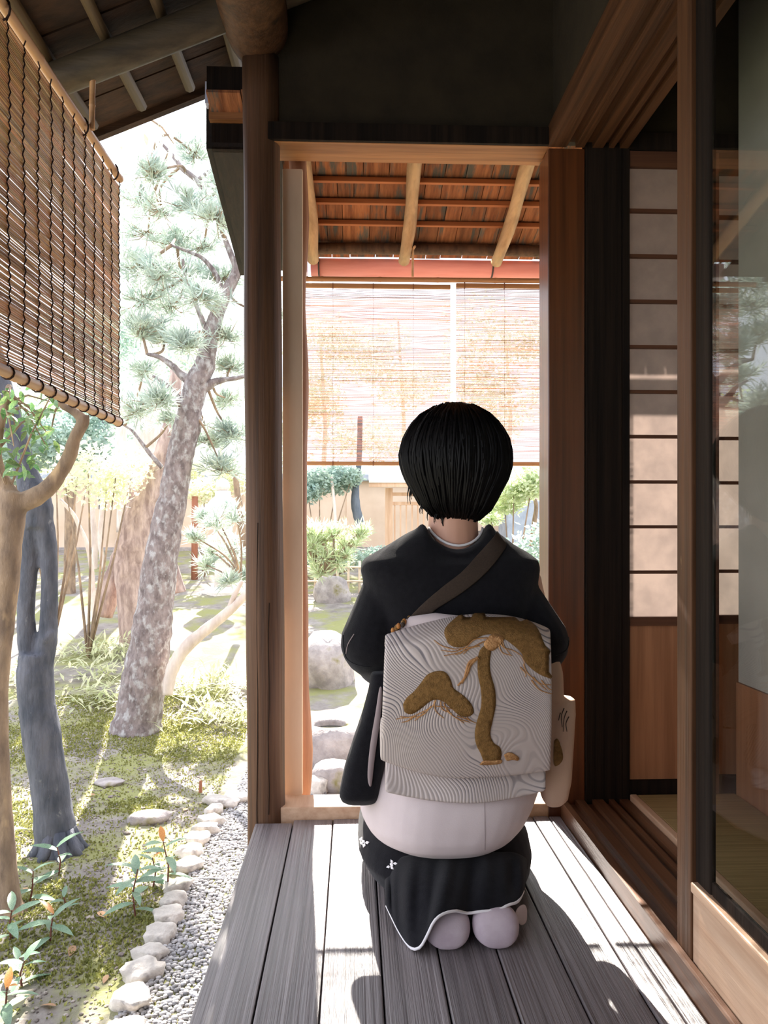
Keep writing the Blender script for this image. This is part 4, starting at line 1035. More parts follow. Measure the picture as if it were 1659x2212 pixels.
def cloud(mb, c, r, n, size, rng, droop=0.0):
    for k in range(n):
        v = Vector((rng.gauss(0, 1), rng.gauss(0, 1), rng.gauss(0, 1))).normalized() * (rng.random() ** 0.45)
        p = Vector((c[0] + v.x * r[0], c[1] + v.y * r[1], c[2] + v.z * r[2]))
        d = Vector((rng.gauss(0, 1), rng.gauss(0, 1), rng.gauss(0, 0.6) - droop)).normalized()
        mb.diamond(p, d, d.cross(Vector((rng.gauss(0, 1), rng.gauss(0, 1), rng.gauss(0, 1)))).normalized(), size * rng.uniform(0.7, 1.3), size * 0.55)

# forked grey tree with a slit between its twin stems
rng = random.Random(31)
root = thing('forked_tree', 'smooth grey tree trunk with a long dark slit between twin stems', 'tree', tuple(base(125, 1838)))
mb = MB()
limb(mb, [(128, 1862, 128), (126, 1835, 104), (120, 1800, 86), (108, 1700, 78), (92, 1600, 76), (80, 1520, 74), (76, 1455, 74), (78, 1410, 70)], 2.72, rng, 20, 0.03)
limb(mb, [(66, 1430, 44), (58, 1380, 40), (56, 1320, 37), (60, 1250, 37), (64, 1180, 40), (72, 1110, 48)], 2.72, rng, 14, 0.04)
limb(mb, [(92, 1430, 46), (102, 1385, 42), (106, 1320, 36), (107, 1250, 35), (104, 1190, 37), (92, 1130, 46), (86, 1100, 48)], 2.72, rng, 14, 0.04)
limb(mb, [(82, 1140, 60), (80, 1100, 68), (70, 1060, 60), (60, 1030, 50), (40, 960, 44), (10, 850, 40), (-30, 700, 36)], 2.72, rng, 16, 0.03)
limb(mb, [(96, 1385, 26), (108, 1372, 22), (113, 1362, 14)], 2.70, rng, 10, 0.03)
tr_ = voxel(mb, 0.007, 2, 'forked_trunk')
obj('trunk', tr_, M['bark_grey'], root)
for a in range(5):
    b_ = base(125, 1838); an = -2.6 + a * 0.75
    mb = MB(); mb.tube([b_ + Vector((0.035 * math.cos(an), 0.035 * math.sin(an), 0.07)), b_ + Vector((0.068 * math.cos(an), 0.068 * math.sin(an), 0.012)), b_ + Vector((0.10 * math.cos(an), 0.10 * math.sin(an), -0.014))], [0.026, 0.02, 0.010], 10)
    obj('root_flare', mb, M['bark_grey'], root, smooth=True)

# near camellia with broad leaves
rng = random.Random(32)
root = thing('camellia_tree', 'slender tan camellia with crooked branch and glossy leaves in front of the forked trunk', 'tree', tuple(base(12, 1958)))
mb = MB()
limb(mb, [(22, 1985, 90), (18, 1950, 56), (14, 1880, 44), (8, 1780, 40), (2, 1650, 34), (0, 1500, 34), (6, 1380, 40), (14, 1260, 52), (20, 1160, 54), (28, 1090, 58), (34, 1062, 60)], 2.30, rng, 16, 0.04)
A1 = limb(mb, [(36, 1085, 46), (62, 1080, 44), (100, 1058, 38), (128, 1024, 32), (150, 985, 30), (160, 950, 26), (176, 920, 26), (178, 905, 24), (158, 888, 18), (136, 876, 16), (122, 858, 14)], 2.30, rng, 12, 0.05)
A2 = limb(mb, [(24, 1075, 40), (6, 1040, 34), (-10, 990, 28), (-4, 930, 24), (10, 880, 18), (20, 830, 12)], 2.30, rng, 12, 0.04)
limb(mb, [(176, 912, 10), (188, 918, 9), (192, 900, 6), (198, 888, 4)], 2.30, rng, 8, 0.03)
limb(mb, [(20, 1085, 30), (-10, 1070, 26), (-50, 1010, 22)], 2.30, rng, 10, 0.04)
obj('trunk', voxel(mb, 0.006, 1, 'camellia_trunk'), M['bark_tan'], root)
lf = MB(); lf.blade(Vector((0, 0, 0)), Vector((0, 1, 0)), Vector((0, 0, 1)), 1.0, 0.5, 0.25, 0.2)
LEAF = bpy.data.meshes.new('broad_leaf')
def leaf_mesh(name, mname, wd=0.46, bend=0.25):
    mb = MB(); rows = []
    for i in range(6):
        t = i / 5; w = wd / 2 * math.sin(PI * min(1, 0.06 + t * 0.94)) ** 0.8 * (1 - 0.15 * t)
        if i == 5: w = 0.004
        z = -bend * t * t
        rows.append([(-w, t, z + w * 0.25), (0, t, z), (w, t, z + w * 0.25)])
    mb.grid(rows); me = mb.mesh(name, True); me.materials.append(M[mname]); return me
LM = leaf_mesh('camellia_leaf', 'leaf_camellia')
def put_leaf(me, root, p, d, L, roll, name='leaf'):
    o = obj(name, me, None, root)
    d = Vector(d).normalized(); q = d.to_track_quat('Y', 'Z')
    o.matrix_basis = Matrix.Translation(p) @ (q.to_matrix().to_4x4()) @ Matrix.Rotation(roll, 4, 'Y') @ Matrix.Scale(L, 4)
    return o
tw = MB()
for k in range(190):
    cxp, cyp = (rng.uniform(-60, 125), rng.uniform(835, 995)) if k < 168 else (rng.uniform(0, 75), rng.uniform(985, 1030))
    Y = 2.30 + rng.uniform(-0.18, 0.22); p = at(cxp, cyp, Y=Y)
    d = Vector((rng.gauss(0, 1), rng.gauss(0, 0.8), rng.gauss(-0.25, 0.6)))
    put_leaf(LM, root, p, d, rng.uniform(0.030, 0.046), rng.uniform(-0.9, 0.9))
for k in range(16):
    a = rng.choice(A2 + A1[-10:]); b2 = at(rng.uniform(-50, 120), rng.uniform(835, 985), Y=2.3 + rng.uniform(-0.15, 0.2))
    tw.tube([a, a.lerp(b2, 0.5) + Vector((0, 0, 0.02)), b2], [0.004, 0.003, 0.0015], 5)
obj('twigs', tw, M['bark_tan'], root)

# leaning lichen-covered pine
rng = random.Random(33)
root = thing('leaning_pine', 'leaning lichen-spotted trunk with airy bluish needle foliage', 'tree', tuple(base(296, 1588)))
YL = 4.22; mb = MB()
TA = limb(mb, [(285, 1612, 116), (292, 1582, 108), (302, 1530, 96), (314, 1450, 92), (326, 1380, 84), (336, 1300, 76), (346, 1220, 72), (360, 1140, 64), (376, 1060, 60), (388, 990, 56), (404, 925, 56), (412, 880, 50), (428, 820, 50), (442, 790, 44), (454, 730, 34), (468, 680, 30), (490, 630, 26), (512, 585, 22), (530, 520, 18)], YL, rng, 18, 0.06)
B1 = limb(mb, [(424, 832, 30), (404, 818, 22), (390, 808, 18), (372, 790, 14), (345, 772, 10), (318, 765, 7)], YL, rng, 10, 0.05)
B2 = limb(mb, [(400, 880, 20), (386, 862, 18), (366, 840, 14), (356, 828, 9), (330, 812, 6)], YL, rng, 10, 0.05)
B3 = limb(mb, [(440, 838, 26), (462, 826, 18), (486, 820, 12), (520, 815, 9), (560, 800, 7)], YL, rng, 10, 0.05)
B4 = limb(mb, [(450, 745, 16), (440, 700, 12), (420, 650, 9), (400, 600, 7), (395, 560, 6)], YL, rng, 8, 0.05)
B5 = limb(mb, [(480, 650, 14), (470, 600, 11), (440, 560, 9), (410, 545, 7), (370, 530, 5)], YL, rng, 8, 0.05)
B6 = limb(mb, [(512, 585, 14), (480, 500, 11), (450, 430, 10), (425, 390, 12), (395, 365, 11), (372, 335, 8), (340, 300, 5)], YL, rng, 8, 0.06)
B7 = limb(mb, [(425, 392, 9), (445, 375, 9), (470, 360, 8), (500, 320, 6)], YL, rng, 8, 0.06)
B8 = limb(mb, [(350, 1010, 10), (328, 985, 10), (305, 955, 8), (285, 930, 6), (262, 915, 4)], YL + 0.6, rng, 8, 0.05)
obj('trunk', mb, M['bark_lichen'], root, smooth=True)
mb = MB()
LB = limb(mb, [(362, 1500, 22), (368, 1460, 26), (386, 1418, 28), (412, 1388, 27), (440, 1364, 25), (468, 1342, 23), (492, 1322, 21), (520, 1296, 18), (548, 1262, 15), (580, 1215, 11)], YL - 0.1, rng, 12, 0.04)
limb(mb, [(494, 1322, 12), (500, 1300, 11), (512, 1275, 11), (524, 1255, 9)], YL - 0.1, rng, 8, 0.04)
obj('low_limb', mb, M['bark_pale'], root, smooth=True)
anch = B1[2:] + B2[2:] + B3[2:] + B4[2:] + B5[2:] + B6[2:] + B7 + TA[-20:] + B8[5:]
pads = []
for px, py, rx, rzz in ((300, 430, 55, 30), (350, 450, 60, 34), (410, 440, 55, 30), (470, 470, 50, 34), (320, 500, 60, 30), (380, 520, 60, 34), (440, 530, 50, 30), (300, 570, 50, 30), (350, 590, 55, 30), (410, 600, 50, 28),
                        (310, 640, 55, 34), (370, 660, 55, 34), (430, 640, 45, 30), (300, 710, 55, 34), (355, 730, 50, 30), (400, 740, 40, 26), (490, 720, 45, 34), (480, 600, 40, 30), (500, 790, 40, 26), (310, 800, 40, 26), (340, 860, 45, 24), (300, 880, 40, 26), (370, 900, 40, 22),
                        (420, 330, 45, 30), (480, 400, 40, 34), (330, 370, 40, 26), (490, 860, 36, 24), (480, 1010, 40, 26), (450, 950, 40, 24), (500, 930, 34, 30),
                        (568, 380, 34, 40), (575, 440, 34, 40), (572, 500, 34, 40), (578, 560, 34, 40), (572, 620, 34, 40), (576, 320, 34, 40), (574, 260, 34, 40), (570, 680, 34, 40)):
    Y = YL + (rng.uniform(-0.45, 0.6) if px < 560 else 0.1); k = Y / F
    pads.append((at(px, py, Y=Y), (rx * k, rx * k, rzz * k)))
pad_tree(root, pads, anch, rng, M['needle'], 0.006, 34, 0.085, 16, 0.0075)
root2 = thing('young_pine_branch', 'low spiky needle sprays in front of the stone lantern', 'shrub', tuple(base(500, 1330)))
pads = []
for px, py, rx in ((455, 1190, 22), (470, 1120, 34), (500, 1180, 28), (525, 1240, 24), (440, 1110, 20), (510, 1110, 30), (445, 1220, 18), (500, 1250, 16), (420, 1160, 14)):
    Y = 4.9 + rng.uniform(-0.2, 0.2); pads.append((at(px, py, Y=Y), (rx * Y / F,) * 3))
pad_tree(root2, pads, [at(540, 1255, Y=4.6), at(520, 1245, Y=4.8)], rng, M['needle'], 0.005, 12, 0.085, 18, 0.008)

# trunk with flaking reddish bark behind the leaning pine
rng = random.Random(34)
root = thing('flaking_tree', 'pinkish flaking tree trunk rising behind the leaning pine', 'tree', tuple(base(290, 1390)))
mb = MB()
limb(mb, [(296, 1420, 64), (292, 1380, 62), (288, 1300, 68), (286, 1230, 70), (292, 1170, 74), (306, 1110, 66), (324, 1060, 52), (342, 1010, 44), (356, 970, 38), (372, 900, 30), (380, 800, 24)], 6.0, rng, 16, 0.09)
limb(mb, [(222, 1330, 40), (236, 1280, 44), (256, 1220, 40), (272, 1160, 34), (284, 1100, 26), (294, 1040, 18)], 6.2, rng, 12, 0.08)
limb(mb, [(388, 1280, 28), (382, 1250, 22), (372, 1215, 18), (352, 1180, 14)], 6.3, rng, 10, 0.05)
obj('trunk', mb, M['bark_red'], root, smooth=True)

# background trunks
def pole_tree(name, label, pts, Y, m, group=None, seed=1):
    r = random.Random(seed); mb = MB(); limb(mb, pts, Y, r, 10, 0.05)
    b_ = at(pts[0][0], pts[0][1], Y=Y); o = obj(name, mb, M[m], smooth=True); tag(o, label, 'trunk', group)
pole_tree('tree_trunk', 'straight tan trunk in front of the garden wall, just right of the forked tree', [(150, 1290, 28), (150, 1240, 24), (152, 1150, 24), (150, 1080, 22), (146, 1000, 20), (150, 900, 18)], 8.0, 'bark_tan')
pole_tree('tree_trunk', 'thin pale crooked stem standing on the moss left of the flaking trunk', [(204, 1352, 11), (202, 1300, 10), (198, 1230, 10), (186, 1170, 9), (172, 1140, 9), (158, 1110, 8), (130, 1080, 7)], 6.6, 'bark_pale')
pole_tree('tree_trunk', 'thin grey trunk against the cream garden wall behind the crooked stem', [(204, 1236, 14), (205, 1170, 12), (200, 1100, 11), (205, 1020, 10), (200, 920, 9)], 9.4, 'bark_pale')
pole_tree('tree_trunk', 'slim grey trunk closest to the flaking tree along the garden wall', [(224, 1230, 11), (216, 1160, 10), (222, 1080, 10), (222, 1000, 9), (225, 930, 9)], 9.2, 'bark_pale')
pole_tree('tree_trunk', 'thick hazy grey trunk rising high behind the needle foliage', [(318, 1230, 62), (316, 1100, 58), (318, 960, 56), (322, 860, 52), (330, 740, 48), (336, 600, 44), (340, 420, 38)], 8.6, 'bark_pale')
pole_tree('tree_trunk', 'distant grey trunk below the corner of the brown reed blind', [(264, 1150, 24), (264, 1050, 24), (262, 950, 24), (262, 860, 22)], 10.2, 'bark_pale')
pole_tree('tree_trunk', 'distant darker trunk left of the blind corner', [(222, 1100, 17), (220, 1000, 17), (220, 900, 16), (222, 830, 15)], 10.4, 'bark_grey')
pole_tree('tree_trunk', 'dark blue-grey trunk beyond the doorway left of the gate', [(778, 1160, 22), (776, 1130, 20), (768, 1090, 20), (768, 1060, 16), (772, 1030, 13), (776, 990, 12), (778, 900, 11)], 8.8, 'bark_dark')
pole_tree('tree_trunk', 'thin whitish trunk beside the dark trunk beyond the doorway', [(726, 1200, 9), (724, 1120, 8), (720, 1070, 7), (716, 1030, 6)], 8.6, 'bark_pale')
pole_tree('tree_trunk', 'curving brown trunk behind the shoulder next to the reddish post', [(1148, 1180, 12), (1154, 1130, 11), (1158, 1090, 9), (1146, 1060, 6)], 7.5, 'bark_tan')
pole_tree('tree_trunk', 'reddish leaning stem beside the round post behind the lantern', [(528, 1180, 16), (520, 1110, 14), (512, 1060, 13), (506, 1000, 11)], 7.0, 'bark_tan')
mb = MB(); b_ = base(420, 1252); mb.tube([b_ + Vector((0, 0, -0.03)), b_ + Vector((0.002, 0, 0.4)), b_ + Vector((0.005, 0, 0.95))], [0.038, 0.036, 0.035], 10)
o = obj('stake_post', mb, M['stakewood'], smooth=True); tag(o, 'reddish brown round stake standing left of the lantern', 'stake')
b_ = base(433, 1712); mb = MB(); mb.tube([b_, b_ + Vector((0.001, 0, 0.05))], [0.008, 0.006], 7)
o = obj('short_peg', mb, M['stakewood']); tag(o, 'short wooden peg stuck in the ground near the edging stones', 'stake')

# stone lantern
b_ = base(478, 1284); LY = b_.y; root = thing('stone_lantern', 'pale granite garden lantern standing on the moss', 'lantern', tuple(b_))
def lz(py): return EYE + (HZ - py) / F * LY
def lw(w): return w / 2 * LY / F
def hexa(name, prof, n=6, m='granite', sm=False):
    mb = MB(); mb.loft([[(b_.x + math.cos(2*PI*j/n + 0.3) * r, LY + 0.1 + math.sin(2*PI*j/n + 0.3) * r, z) for j in range(n)] for r, z in prof]); return obj(name, mb, M[m], root, smooth=sm)
hexa('base', [(lw(92), b_.z - 0.03), (lw(92), lz(1278)), (lw(66), lz(1268))], 6)
hexa('shaft', [(lw(38), lz(1270)), (lw(35), lz(1230)), (lw(34), lz(1190)), (lw(40), lz(1180))], 16, sm=True)
hexa('platform', [(lw(44), lz(1180)), (lw(66), lz(1166)), (lw(66), lz(1156))], 6)
hexa('firebox', [(lw(40), lz(1156)), (lw(40), lz(1112))], 6)
hexa('cap_roof', [(lw(92), lz(1112)), (lw(90), lz(1102)), (lw(54), lz(1080)), (lw(34), lz(1072)), (lw(34), lz(1060))], 6)
hexa('finial', [(lw(20), lz(1060)), (lw(32), lz(1052)), (lw(28), lz(1042)), (lw(8), lz(1032))], 14, sm=True)

# garden wall with tiled coping
YG = 11.0; zb_ = 0.30; zt_ = EYE + (HZ - 1040) / F * YG
root = struct('wall_garden', None, None, 'cream plaster garden wall with grey coping at the far end')
obj('plaster_panel', MB().box(-9, 6, YG, YG + 0.15, zb_ + 0.15, zt_), M['gardenwall'], root)
obj('stone_base', MB().box(-9, 6, YG - 0.06, YG + 0.15, zb_ - 0.3, zb_ + 0.15), M['rock'], root)
obj('coping', MB().box(-9, 6, YG - 0.14, YG + 0.30, zt_, zt_ + 0.10), M['walltile'], root, bevel=0.02)
for k in range(9): obj('wall_post', MB().box(-8.2 + 1.62 * k, -8.07 + 1.62 * k, YG - 0.03, YG + 0.001, zb_ + 0.15, zt_), M['gardenwall'], root)
# gate
YT = 9.6
def tp(px, py): return at(px, py, Y=YT)
root = thing('garden_gate', 'small wooden gate with lattice and pale shingled roof beyond the doorway', 'gate', (0.9, YT, 0.25))
x0, x1 = tp(838, 1100).x, tp(960, 1100).x
zr0, zr1 = tp(800, 1048).z, tp(800, 1006).z
for k in range(5):
    z0, z1 = zr0 + (zr1 - zr0) * k / 5, zr0 + (zr1 - zr0) * (k + 1) / 5
    mb = MB(); xa, xb = tp(795, 1030).x, tp(1010, 1030).x; ya = YT - 0.55 + 0.11 * k
    mb.v = [(xa, ya, z0), (xb, ya, z0), (xb, ya + 0.13, z1 + 0.02), (xa, ya + 0.13, z1 + 0.02), (xa, ya, z0 + 0.022), (xb, ya, z0 + 0.022), (xb, ya + 0.13, z1 + 0.04), (xa, ya + 0.13, z1 + 0.04)]
    mb.f = [(0,3,2,1),(4,5,6,7),(0,1,5,4),(2,3,7,6),(1,2,6,5),(3,0,4,7)]
    obj('roof_course', mb, M['gateroof'], root)
obj('fascia', MB().box(xa, xb, YT - 0.53, YT - 0.48, zr0 - 0.05, zr0 - 0.002), M['gatewood'], root)
for x in (x0, x1): obj('gate_post', MB().box(x - 0.045, x + 0.045, YT - 0.3, YT - 0.21, 0.2, zr0 - 0.05), M['gatewood'], root)
for py in (1068, 1088): obj('cross_bar', MB().box(x0 + 0.046, x1 - 0.046, YT - 0.28, YT - 0.24, tp(0, py).z - 0.02, tp(0, py).z + 0.02), M['gatewood'], root)
for k in range(1, 10): x = x0 + (x1 - x0) * k / 10; obj('lattice_bar', MB().box(x - 0.009, x + 0.009, YT - 0.265, YT - 0.25, 0.24, tp(0, 1090).z), M['gatewood'], root)
obj('lower_bar', MB().box(x0 + 0.046, x1 - 0.046, YT - 0.245, YT - 0.225, 0.36, 0.40), M['gatewood'], root)
# bamboo fence
YFc = 8.0
root = thing('bamboo_fence', 'low open bamboo lattice fence behind the grey pointed rock', 'fence', (-0.6, YFc, 0.05))
xa, xb = at(560, 1250, Y=YFc).x, at(900, 1250, Y=YFc).x
x = xa; k = 0
while x < xb:
    mb = MB(); zt2 = EYE + (HZ - (1196 if k % 2 == 0 else 1212)) / F * YFc
    mb.tube([(x, YFc, gz(x, YFc) - 0.05), (x + 0.004, YFc, zt2)], 0.013, 8); obj('upright', mb, M['fencebamboo'], root, smooth=True); x += 0.115; k += 1
for py in (1225, 1255, 1285):
    z = EYE + (HZ - py) / F * YFc; mb = MB(); node_pole(mb, (xa - 0.05, YFc - 0.024, z), (xb, YFc - 0.024, z), 0.011, 8, 6); obj('cross_pole', mb, M['fencebamboo'], root, smooth=True)

# shrubs and background crowns
def shrub(name, label, blobs, m, n, size, seed, cat='shrub', stem=None, group=None):
    r = random.Random(seed); mb = MB()
    c0 = at(*blobs[0][:2], Y=blobs[0][2]); gx = gz(c0.x, c0.y)
    root = thing(name, label, cat, (c0.x, c0.y, gx), group)
    tot = sum(b[3] * b[4] for b in blobs)
    for px, py, Y, rx, ry in blobs:
        cloud(mb, at(px, py, Y=Y), (rx * Y / F, rx * Y / F * 0.8, ry * Y / F), int(n * rx * ry / tot), size, r)
    obj('foliage', mb, M[m], root, kind='stuff')
    mb = MB()
    for px, py, Y, rx, ry in blobs:
        c = at(px, py, Y=Y); mb.tube([(c0.x, c0.y, gx), ((c0.x + c.x) / 2, (c0.y + c.y) / 2 + 0.05, (gx + c.z) / 2), tuple(c)], [0.012, 0.009, 0.004], 6)
    obj('stem', mb, M['bark_tan'], root, smooth=True)
shrub('clipped_tree', 'rounded blue-green tree crown beyond the doorway left of the dark trunk', [(690, 1040, 8.7, 46, 32), (730, 1035, 8.9, 44, 34), (665, 1065, 8.6, 30, 24), (760, 1030, 8.7, 26, 22)], 'leaf_blue', 3600, 0.05, 51, 'tree')
root = thing('young_pine', 'low yellow-green pine sprays beside the grey pointed rock', 'shrub', tuple(base(690, 1298)))
pads = [(at(px, py, Y=7.2), (r_ * 7.2 / F,) * 3) for px, py, r_ in ((690, 1165, 34), (720, 1155, 30), (665, 1180, 30), (750, 1175, 30), (775, 1150, 26), (735, 1200, 28), (700, 1200, 28), (668, 1150, 24), (690, 1230, 20))]
rng = random.Random(52); pad_tree(root, pads, [base(690, 1296) + Vector((0, 0, 0.05)), at(700, 1235, Y=7.2)], rng, M['leaf_green'], 0.012, 16, 0.13, 16, 0.012)
shrub('leafy_bush', 'pale green bush by the garden wall right of the kneeling figure', [(1160, 1210, 3.6, 70, 90), (1230, 1190, 3.5, 80, 100), (1320, 1180, 3.5, 90, 110), (1420, 1190, 3.6, 90, 110), (1180, 1300, 3.5, 70, 90), (1300, 1310, 3.5, 110, 90)], 'leaf_blue', 5200, 0.035, 53)
shrub('maple_tree', 'yellow-green maple crown hanging right of the head below the fine blind', [(1110, 1060, 7.2, 60, 30), (1090, 1090, 7.4, 50, 22), (1150, 1040, 7.0, 50, 36), (1060, 1120, 7.6, 30, 16)], 'leaf_green', 3600, 0.05, 54, 'tree')
o = obj('garden_shed', MB().box(at(1095, 1100, Y=10).x, at(1200, 1100, Y=10).x, 10.0, 10.6, 0.3, EYE + (HZ - 1080) / F * 10), M['walltile'], bevel=0.02); tag(o, 'small grey stone hut wall half hidden by the maple crown', 'hut')
b_ = at(670, 1160, Y=10.3); shrub('hedge_clump', 'blue-green low hedge clump along the garden wall behind the bamboo fence', [(680, 1205, 8.6, 60, 20), (760, 1205, 8.6, 60, 20), (840, 1200, 8.6, 60, 22), (620, 1210, 8.6, 50, 22)], 'leaf_blue', 3000, 0.05, 55)
shrub('clipped_bush', 'blue-green bush crowns behind the crooked camellia branch', [(120, 960, 6.4, 70, 60), (60, 930, 6.6, 70, 60), (180, 920, 6.8, 60, 60), (20, 1000, 6.2, 50, 50), (200, 980, 6.6, 40, 40)], 'leaf_blue', 6500, 0.05, 56, 'tree')
shrub('maple_sapling', 'pale yellow maple sprays between the camellia branch and the leaning pine', [(190, 1000, 5.6, 80, 50), (250, 1030, 5.5, 70, 46), (140, 1040, 5.8, 60, 36), (290, 1000, 5.8, 50, 50), (230, 1070, 5.6, 60, 36)], 'leaf_pale', 1700, 0.045, 57, 'tree')
shrub('pale_bush', 'sunlit pale bush on the left behind the flaking trunk by the wall', [(440, 1060, 9.0, 50, 30), (500, 1030, 9.4, 50, 40), (410, 1020, 9.6, 40, 30)], 'leaf_pale', 2600, 0.055, 58)
# tall background trees beyond the wall
def tall(label, px, Y, top_py, rx, m, n, seed):
    r = random.Random(seed); b_ = at(px, 1150, Y=Y); zt = EYE + (HZ - top_py) / F * Y; R = rx * Y / F
    root = thing('background_tree', label, 'tree', (b_.x, Y, 0.4), 'trees beyond the garden wall')
    mb = MB(); mb.tube([(b_.x, Y, 0.3), (b_.x + 0.1, Y, (zt + 0.4) / 2), (b_.x, Y, zt - R * 0.4)], [0.045, 0.035, 0.02], 10); obj('trunk', mb, M['bark_pale'], root, smooth=True)
    mb = MB()
    for k in range(14):
        c = (b_.x + r.uniform(-0.7, 0.7) * R, Y + r.uniform(-0.6, 0.6) * R, zt - R * 0.3 - r.random() * (zt - 1.2))
        cloud(mb, c, (R * 0.55, R * 0.55, R * 0.4), n // 7, 0.09, r)
    obj('foliage', mb, M[m], root, kind='stuff')
tall('big pale tree beyond the wall farthest along the garden', -700, 12.5, 620, 200, 'leaf_green', 3000, 71)
tall('blue-green tree beyond the wall past the forked trunk', -280, 12.8, 640, 190, 'leaf_blue', 3200, 72)
tall('pale green tree beyond the wall above the clipped bush', 90, 13.0, 760, 150, 'leaf_green', 3500, 61)
tall('blue-green tree beyond the wall behind the needle foliage', 300, 13.5, 560, 150, 'leaf_blue', 3800, 62)
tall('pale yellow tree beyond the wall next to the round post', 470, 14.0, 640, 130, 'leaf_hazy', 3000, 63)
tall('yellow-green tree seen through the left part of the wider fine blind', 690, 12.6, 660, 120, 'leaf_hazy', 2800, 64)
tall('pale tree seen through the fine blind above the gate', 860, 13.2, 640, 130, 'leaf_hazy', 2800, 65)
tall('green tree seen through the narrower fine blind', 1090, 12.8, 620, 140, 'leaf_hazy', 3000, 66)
# broad leaves hanging in from a tall tree over the eave edge
rng = random.Random(67)
root = thing('overhanging_branch', 'bright green leaf spray hanging in below the eave edge', 'branch', tuple(at(330, 270, Y=3.4)))
tw = MB(); tw.tube([at(250, 190, Y=3.6), at(300, 240, Y=3.5), at(350, 275, Y=3.4), at(375, 310, Y=3.4)], [0.008, 0.006, 0.004, 0.002], 6); obj('twig', tw, M['bark_tan'], root)
LM2 = leaf_mesh('hanging_leaf', 'leaf_pale', 0.34, 0.2); LM3 = leaf_mesh('hanging_green_leaf', 'leaf_green', 0.34, 0.2)
for k in range(46):
    p = at(rng.uniform(235, 385), rng.uniform(240, 330), Y=3.4 + rng.uniform(-0.15, 0.25)); put_leaf(rng.choice((LM2, LM3)), root, p, (rng.gauss(0, 0.5), rng.gauss(0, 0.5), -1), rng.uniform(0.05, 0.085), rng.uniform(-1, 1))

# bamboo-grass clumps on the lit mound
SG = 'pale bamboo grass on the mound'
for i, (px, py, lb) in enumerate(((215, 1470, 'pale bamboo grass clump right of the forked trunk'), (250, 1420, 'bamboo grass clump in front of the flaking trunk foot'), (180, 1420, 'bamboo grass clump beside the slit of the forked trunk'), (400, 1500, 'pale grass clump under the low pale limb'), (470, 1490, 'grass clump between the low limb and the round post'), (240, 1520, 'brown-green grass clump left of the leaning trunk foot'), (30, 1480, 'pale grass clump behind the slender camellia stem'), (460, 1560, 'sparse grass clump in front of the round post'))):
    b_ = base(px, py); r = random.Random(80 + i); mb = MB()
    for k in range(150):
        p = b_ + Vector((r.gauss(0, 0.13), r.gauss(0, 0.11), 0)); p.z = gz(p.x, p.y)
        d = Vector((r.gauss(0, 0.8), r.gauss(0, 0.8), r.uniform(0.25, 1.1)))
        mb.blade(p + Vector((0, 0, r.uniform(0, 0.10))), d, Vector((0, 0, 1)), r.uniform(0.06, 0.13), r.uniform(0.014, 0.024), 0.3)
    o = obj('bamboo_grass', mb, M['leaf_sasa']); tag(o, lb, 'grass', SG)

# moss carpet blades close by
rng = random.Random(90); mb = MB()
for k in range(90000):
    x, y = rng.uniform(-2.0, -0.57), 1.4 + 3.4 * rng.random() ** 1.2
    if n3((x * 1.6 + 0.4, y * 1.6, 4.0)) + 0.25 * n3((x * 7, y * 7, 1)) < (-0.04 if y > 2.05 else 0.20) and rng.random() > (0.22 if y > 2.05 else 0.07): continue
    p = Vector((x, y, gz(x, y) - 0.002)); d = Vector((rng.gauss(0, 0.7), rng.gauss(0, 0.7), 1)).normalized()
    mb.diamond(p, d, d.cross(Vector((rng.gauss(0, 1), rng.gauss(0, 1), 0.1))).normalized(), rng.uniform(0.008, 0.017), rng.uniform(0.005, 0.009))
o = obj('moss_carpet', mb, M['moss'], kind='stuff'); tag(o, 'green moss carpet covering the ground behind the edging stones', 'moss')

# crumbs of soil, grit and litter on the bare earth
rng = random.Random(91); mb = MB()
for k in range(9000):
    x, y = rng.uniform(-2.2, -0.56), 1.4 + 3.6 * rng.random() ** 1.3
    s = rng.uniform(0.002, 0.006) * (2.0 if rng.random() < 0.03 else 1)
    c = Vector((x, y, gz(x, y) + s * 0.2)); q = Matrix.Rotation(rng.uniform(0, 6.28), 3, 'Z') @ Matrix.Diagonal((s * rng.uniform(0.8, 1.6), s, s * 0.6))
    n = len(mb.v); mb.v += [tuple(c + q @ v) for v in ICV]; mb.f += [tuple(n + i for i in f) for f in ICF]
o = obj('soil_crumbs', mb, M['soil'], kind='stuff'); tag(o, 'crumbs of soil and grit scattered over the bare garden earth', 'soil')

# seedlings with long leaves
SL = leaf_mesh('seedling_leaf', 'leaf_seed', 0.34, 0.28); SY = leaf_mesh('young_leaf', 'leaf_young', 0.34, 0.15)
def seedling(label, px, py, hpx, n, seed, young=0, scale=1.0):
    r = random.Random(seed); b_ = base(px, py); k = b_.y / F; h = hpx * k
    root = thing('seedling', label, 'plant', tuple(b_), 'broad-leaved seedlings')
    pts = [b_ + Vector((0, 0, -0.01)), b_ + Vector((r.uniform(-0.1, 0.1) * h, 0, h * 0.5)), b_ + Vector((r.uniform(-0.15, 0.15) * h, 0.0, h))]
    obj('stem', MB().tube(pts, [0.0032, 0.0026, 0.0018], 6), M['stem_red'], root)
    a = r.uniform(0, 6)
    for i in range(n):
        t = 1 - 0.78 * (i / max(n - 1, 1)) ** 1.3; p = pts[1].lerp(pts[2], (t - 0.5) * 2) if t > 0.5 else pts[0].lerp(pts[1], t * 2)
        a += 2.4; d = (math.cos(a), math.sin(a) * 0.9, 0.55 if i < 3 else 0.12)
        put_leaf(SY if i < young else SL, root, p, d, r.uniform(0.055, 0.085) * scale * (0.7 if i < young else 1), r.uniform(-0.3, 0.3))
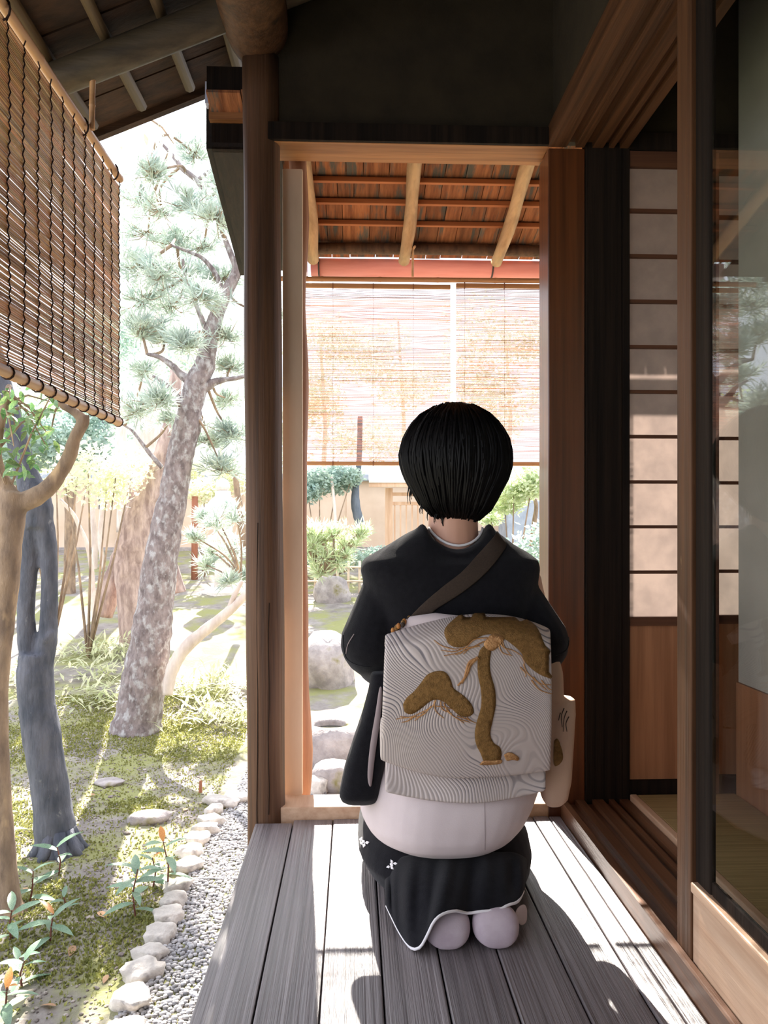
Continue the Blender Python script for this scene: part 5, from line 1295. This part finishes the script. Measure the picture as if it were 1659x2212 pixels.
seedling('tall leafy seedling standing against the edging stones', 362, 1925, 105, 9, 101, 1, 1.15)
seedling('large seedling with drooping leaves on the moss left of the edging', 294, 1985, 105, 10, 102, 0, 1.2)
seedling('small seedling with reddish shoot in front of the edging stones', 330, 1918, 62, 6, 103, 1)
seedling('seedling in the shade between slender camellia stem and mossy earth', 64, 1952, 66, 6, 104)
seedling('seedling on the moss just right of the camellia root', 126, 1892, 60, 5, 105, 0, 1.1)
seedling('dark leaved seedling below the moss patch with an orange shoot', 108, 2035, 58, 7, 106, 1, 1.1)
seedling('low seedling at the left edge beside the camellia foot', 24, 2030, 62, 7, 107)
seedling('seedling with long leaves lowest but one at the left edge', 48, 2135, 56, 6, 108)
seedling('seedling with an orange young leaf at the bottom left corner', 16, 2205, 70, 8, 109, 2)
seedling('pale sunlit seedling shoot growing against the camellia stem', 8, 1845, 100, 8, 110, 2, 1.1)
seedling('little seedling with two pale leaves on bare earth', 140, 1965, 26, 3, 111, 0, 0.7)
seedling('tiny seedling on the bare earth near the bottom left', 42, 2095, 24, 3, 112, 0, 0.7)
# fallen leaves
FL = leaf_mesh('fallen_leaf', 'leaf_dry', 0.5, 0.1); rng = random.Random(120)
FLB = ('pale dry leaf lying on dark earth under the seedlings', 'curled pinkish leaf on the moss left of the edging stones', 'dry leaf beside the roots of the forked tree', 'fallen leaf on bare ground near the flat stone', 'pale fallen leaf near the short wooden peg', 'dry leaf at the very edge of the moss by the camellia foot', 'little dry leaf next to the palest edging stone', 'fallen leaf lying lowest on the brown earth')
for (px, py), lb in zip(((160, 2050), (212, 1975), (176, 1822), (205, 1720), (396, 1755), (60, 1930), (232, 2115), (120, 2180)), FLB):
    b_ = base(px, py) + Vector((0, 0, 0.006)); o = obj('fallen_leaf', FL, None)
    o.matrix_basis = Matrix.Translation(b_) @ Matrix.Rotation(rng.uniform(0, 6.28), 4, 'Z') @ Matrix.Rotation(rng.uniform(-0.4, 0.4), 4, 'Y') @ Matrix.Scale(rng.uniform(0.03, 0.045), 4); tag(o, lb, 'leaf')
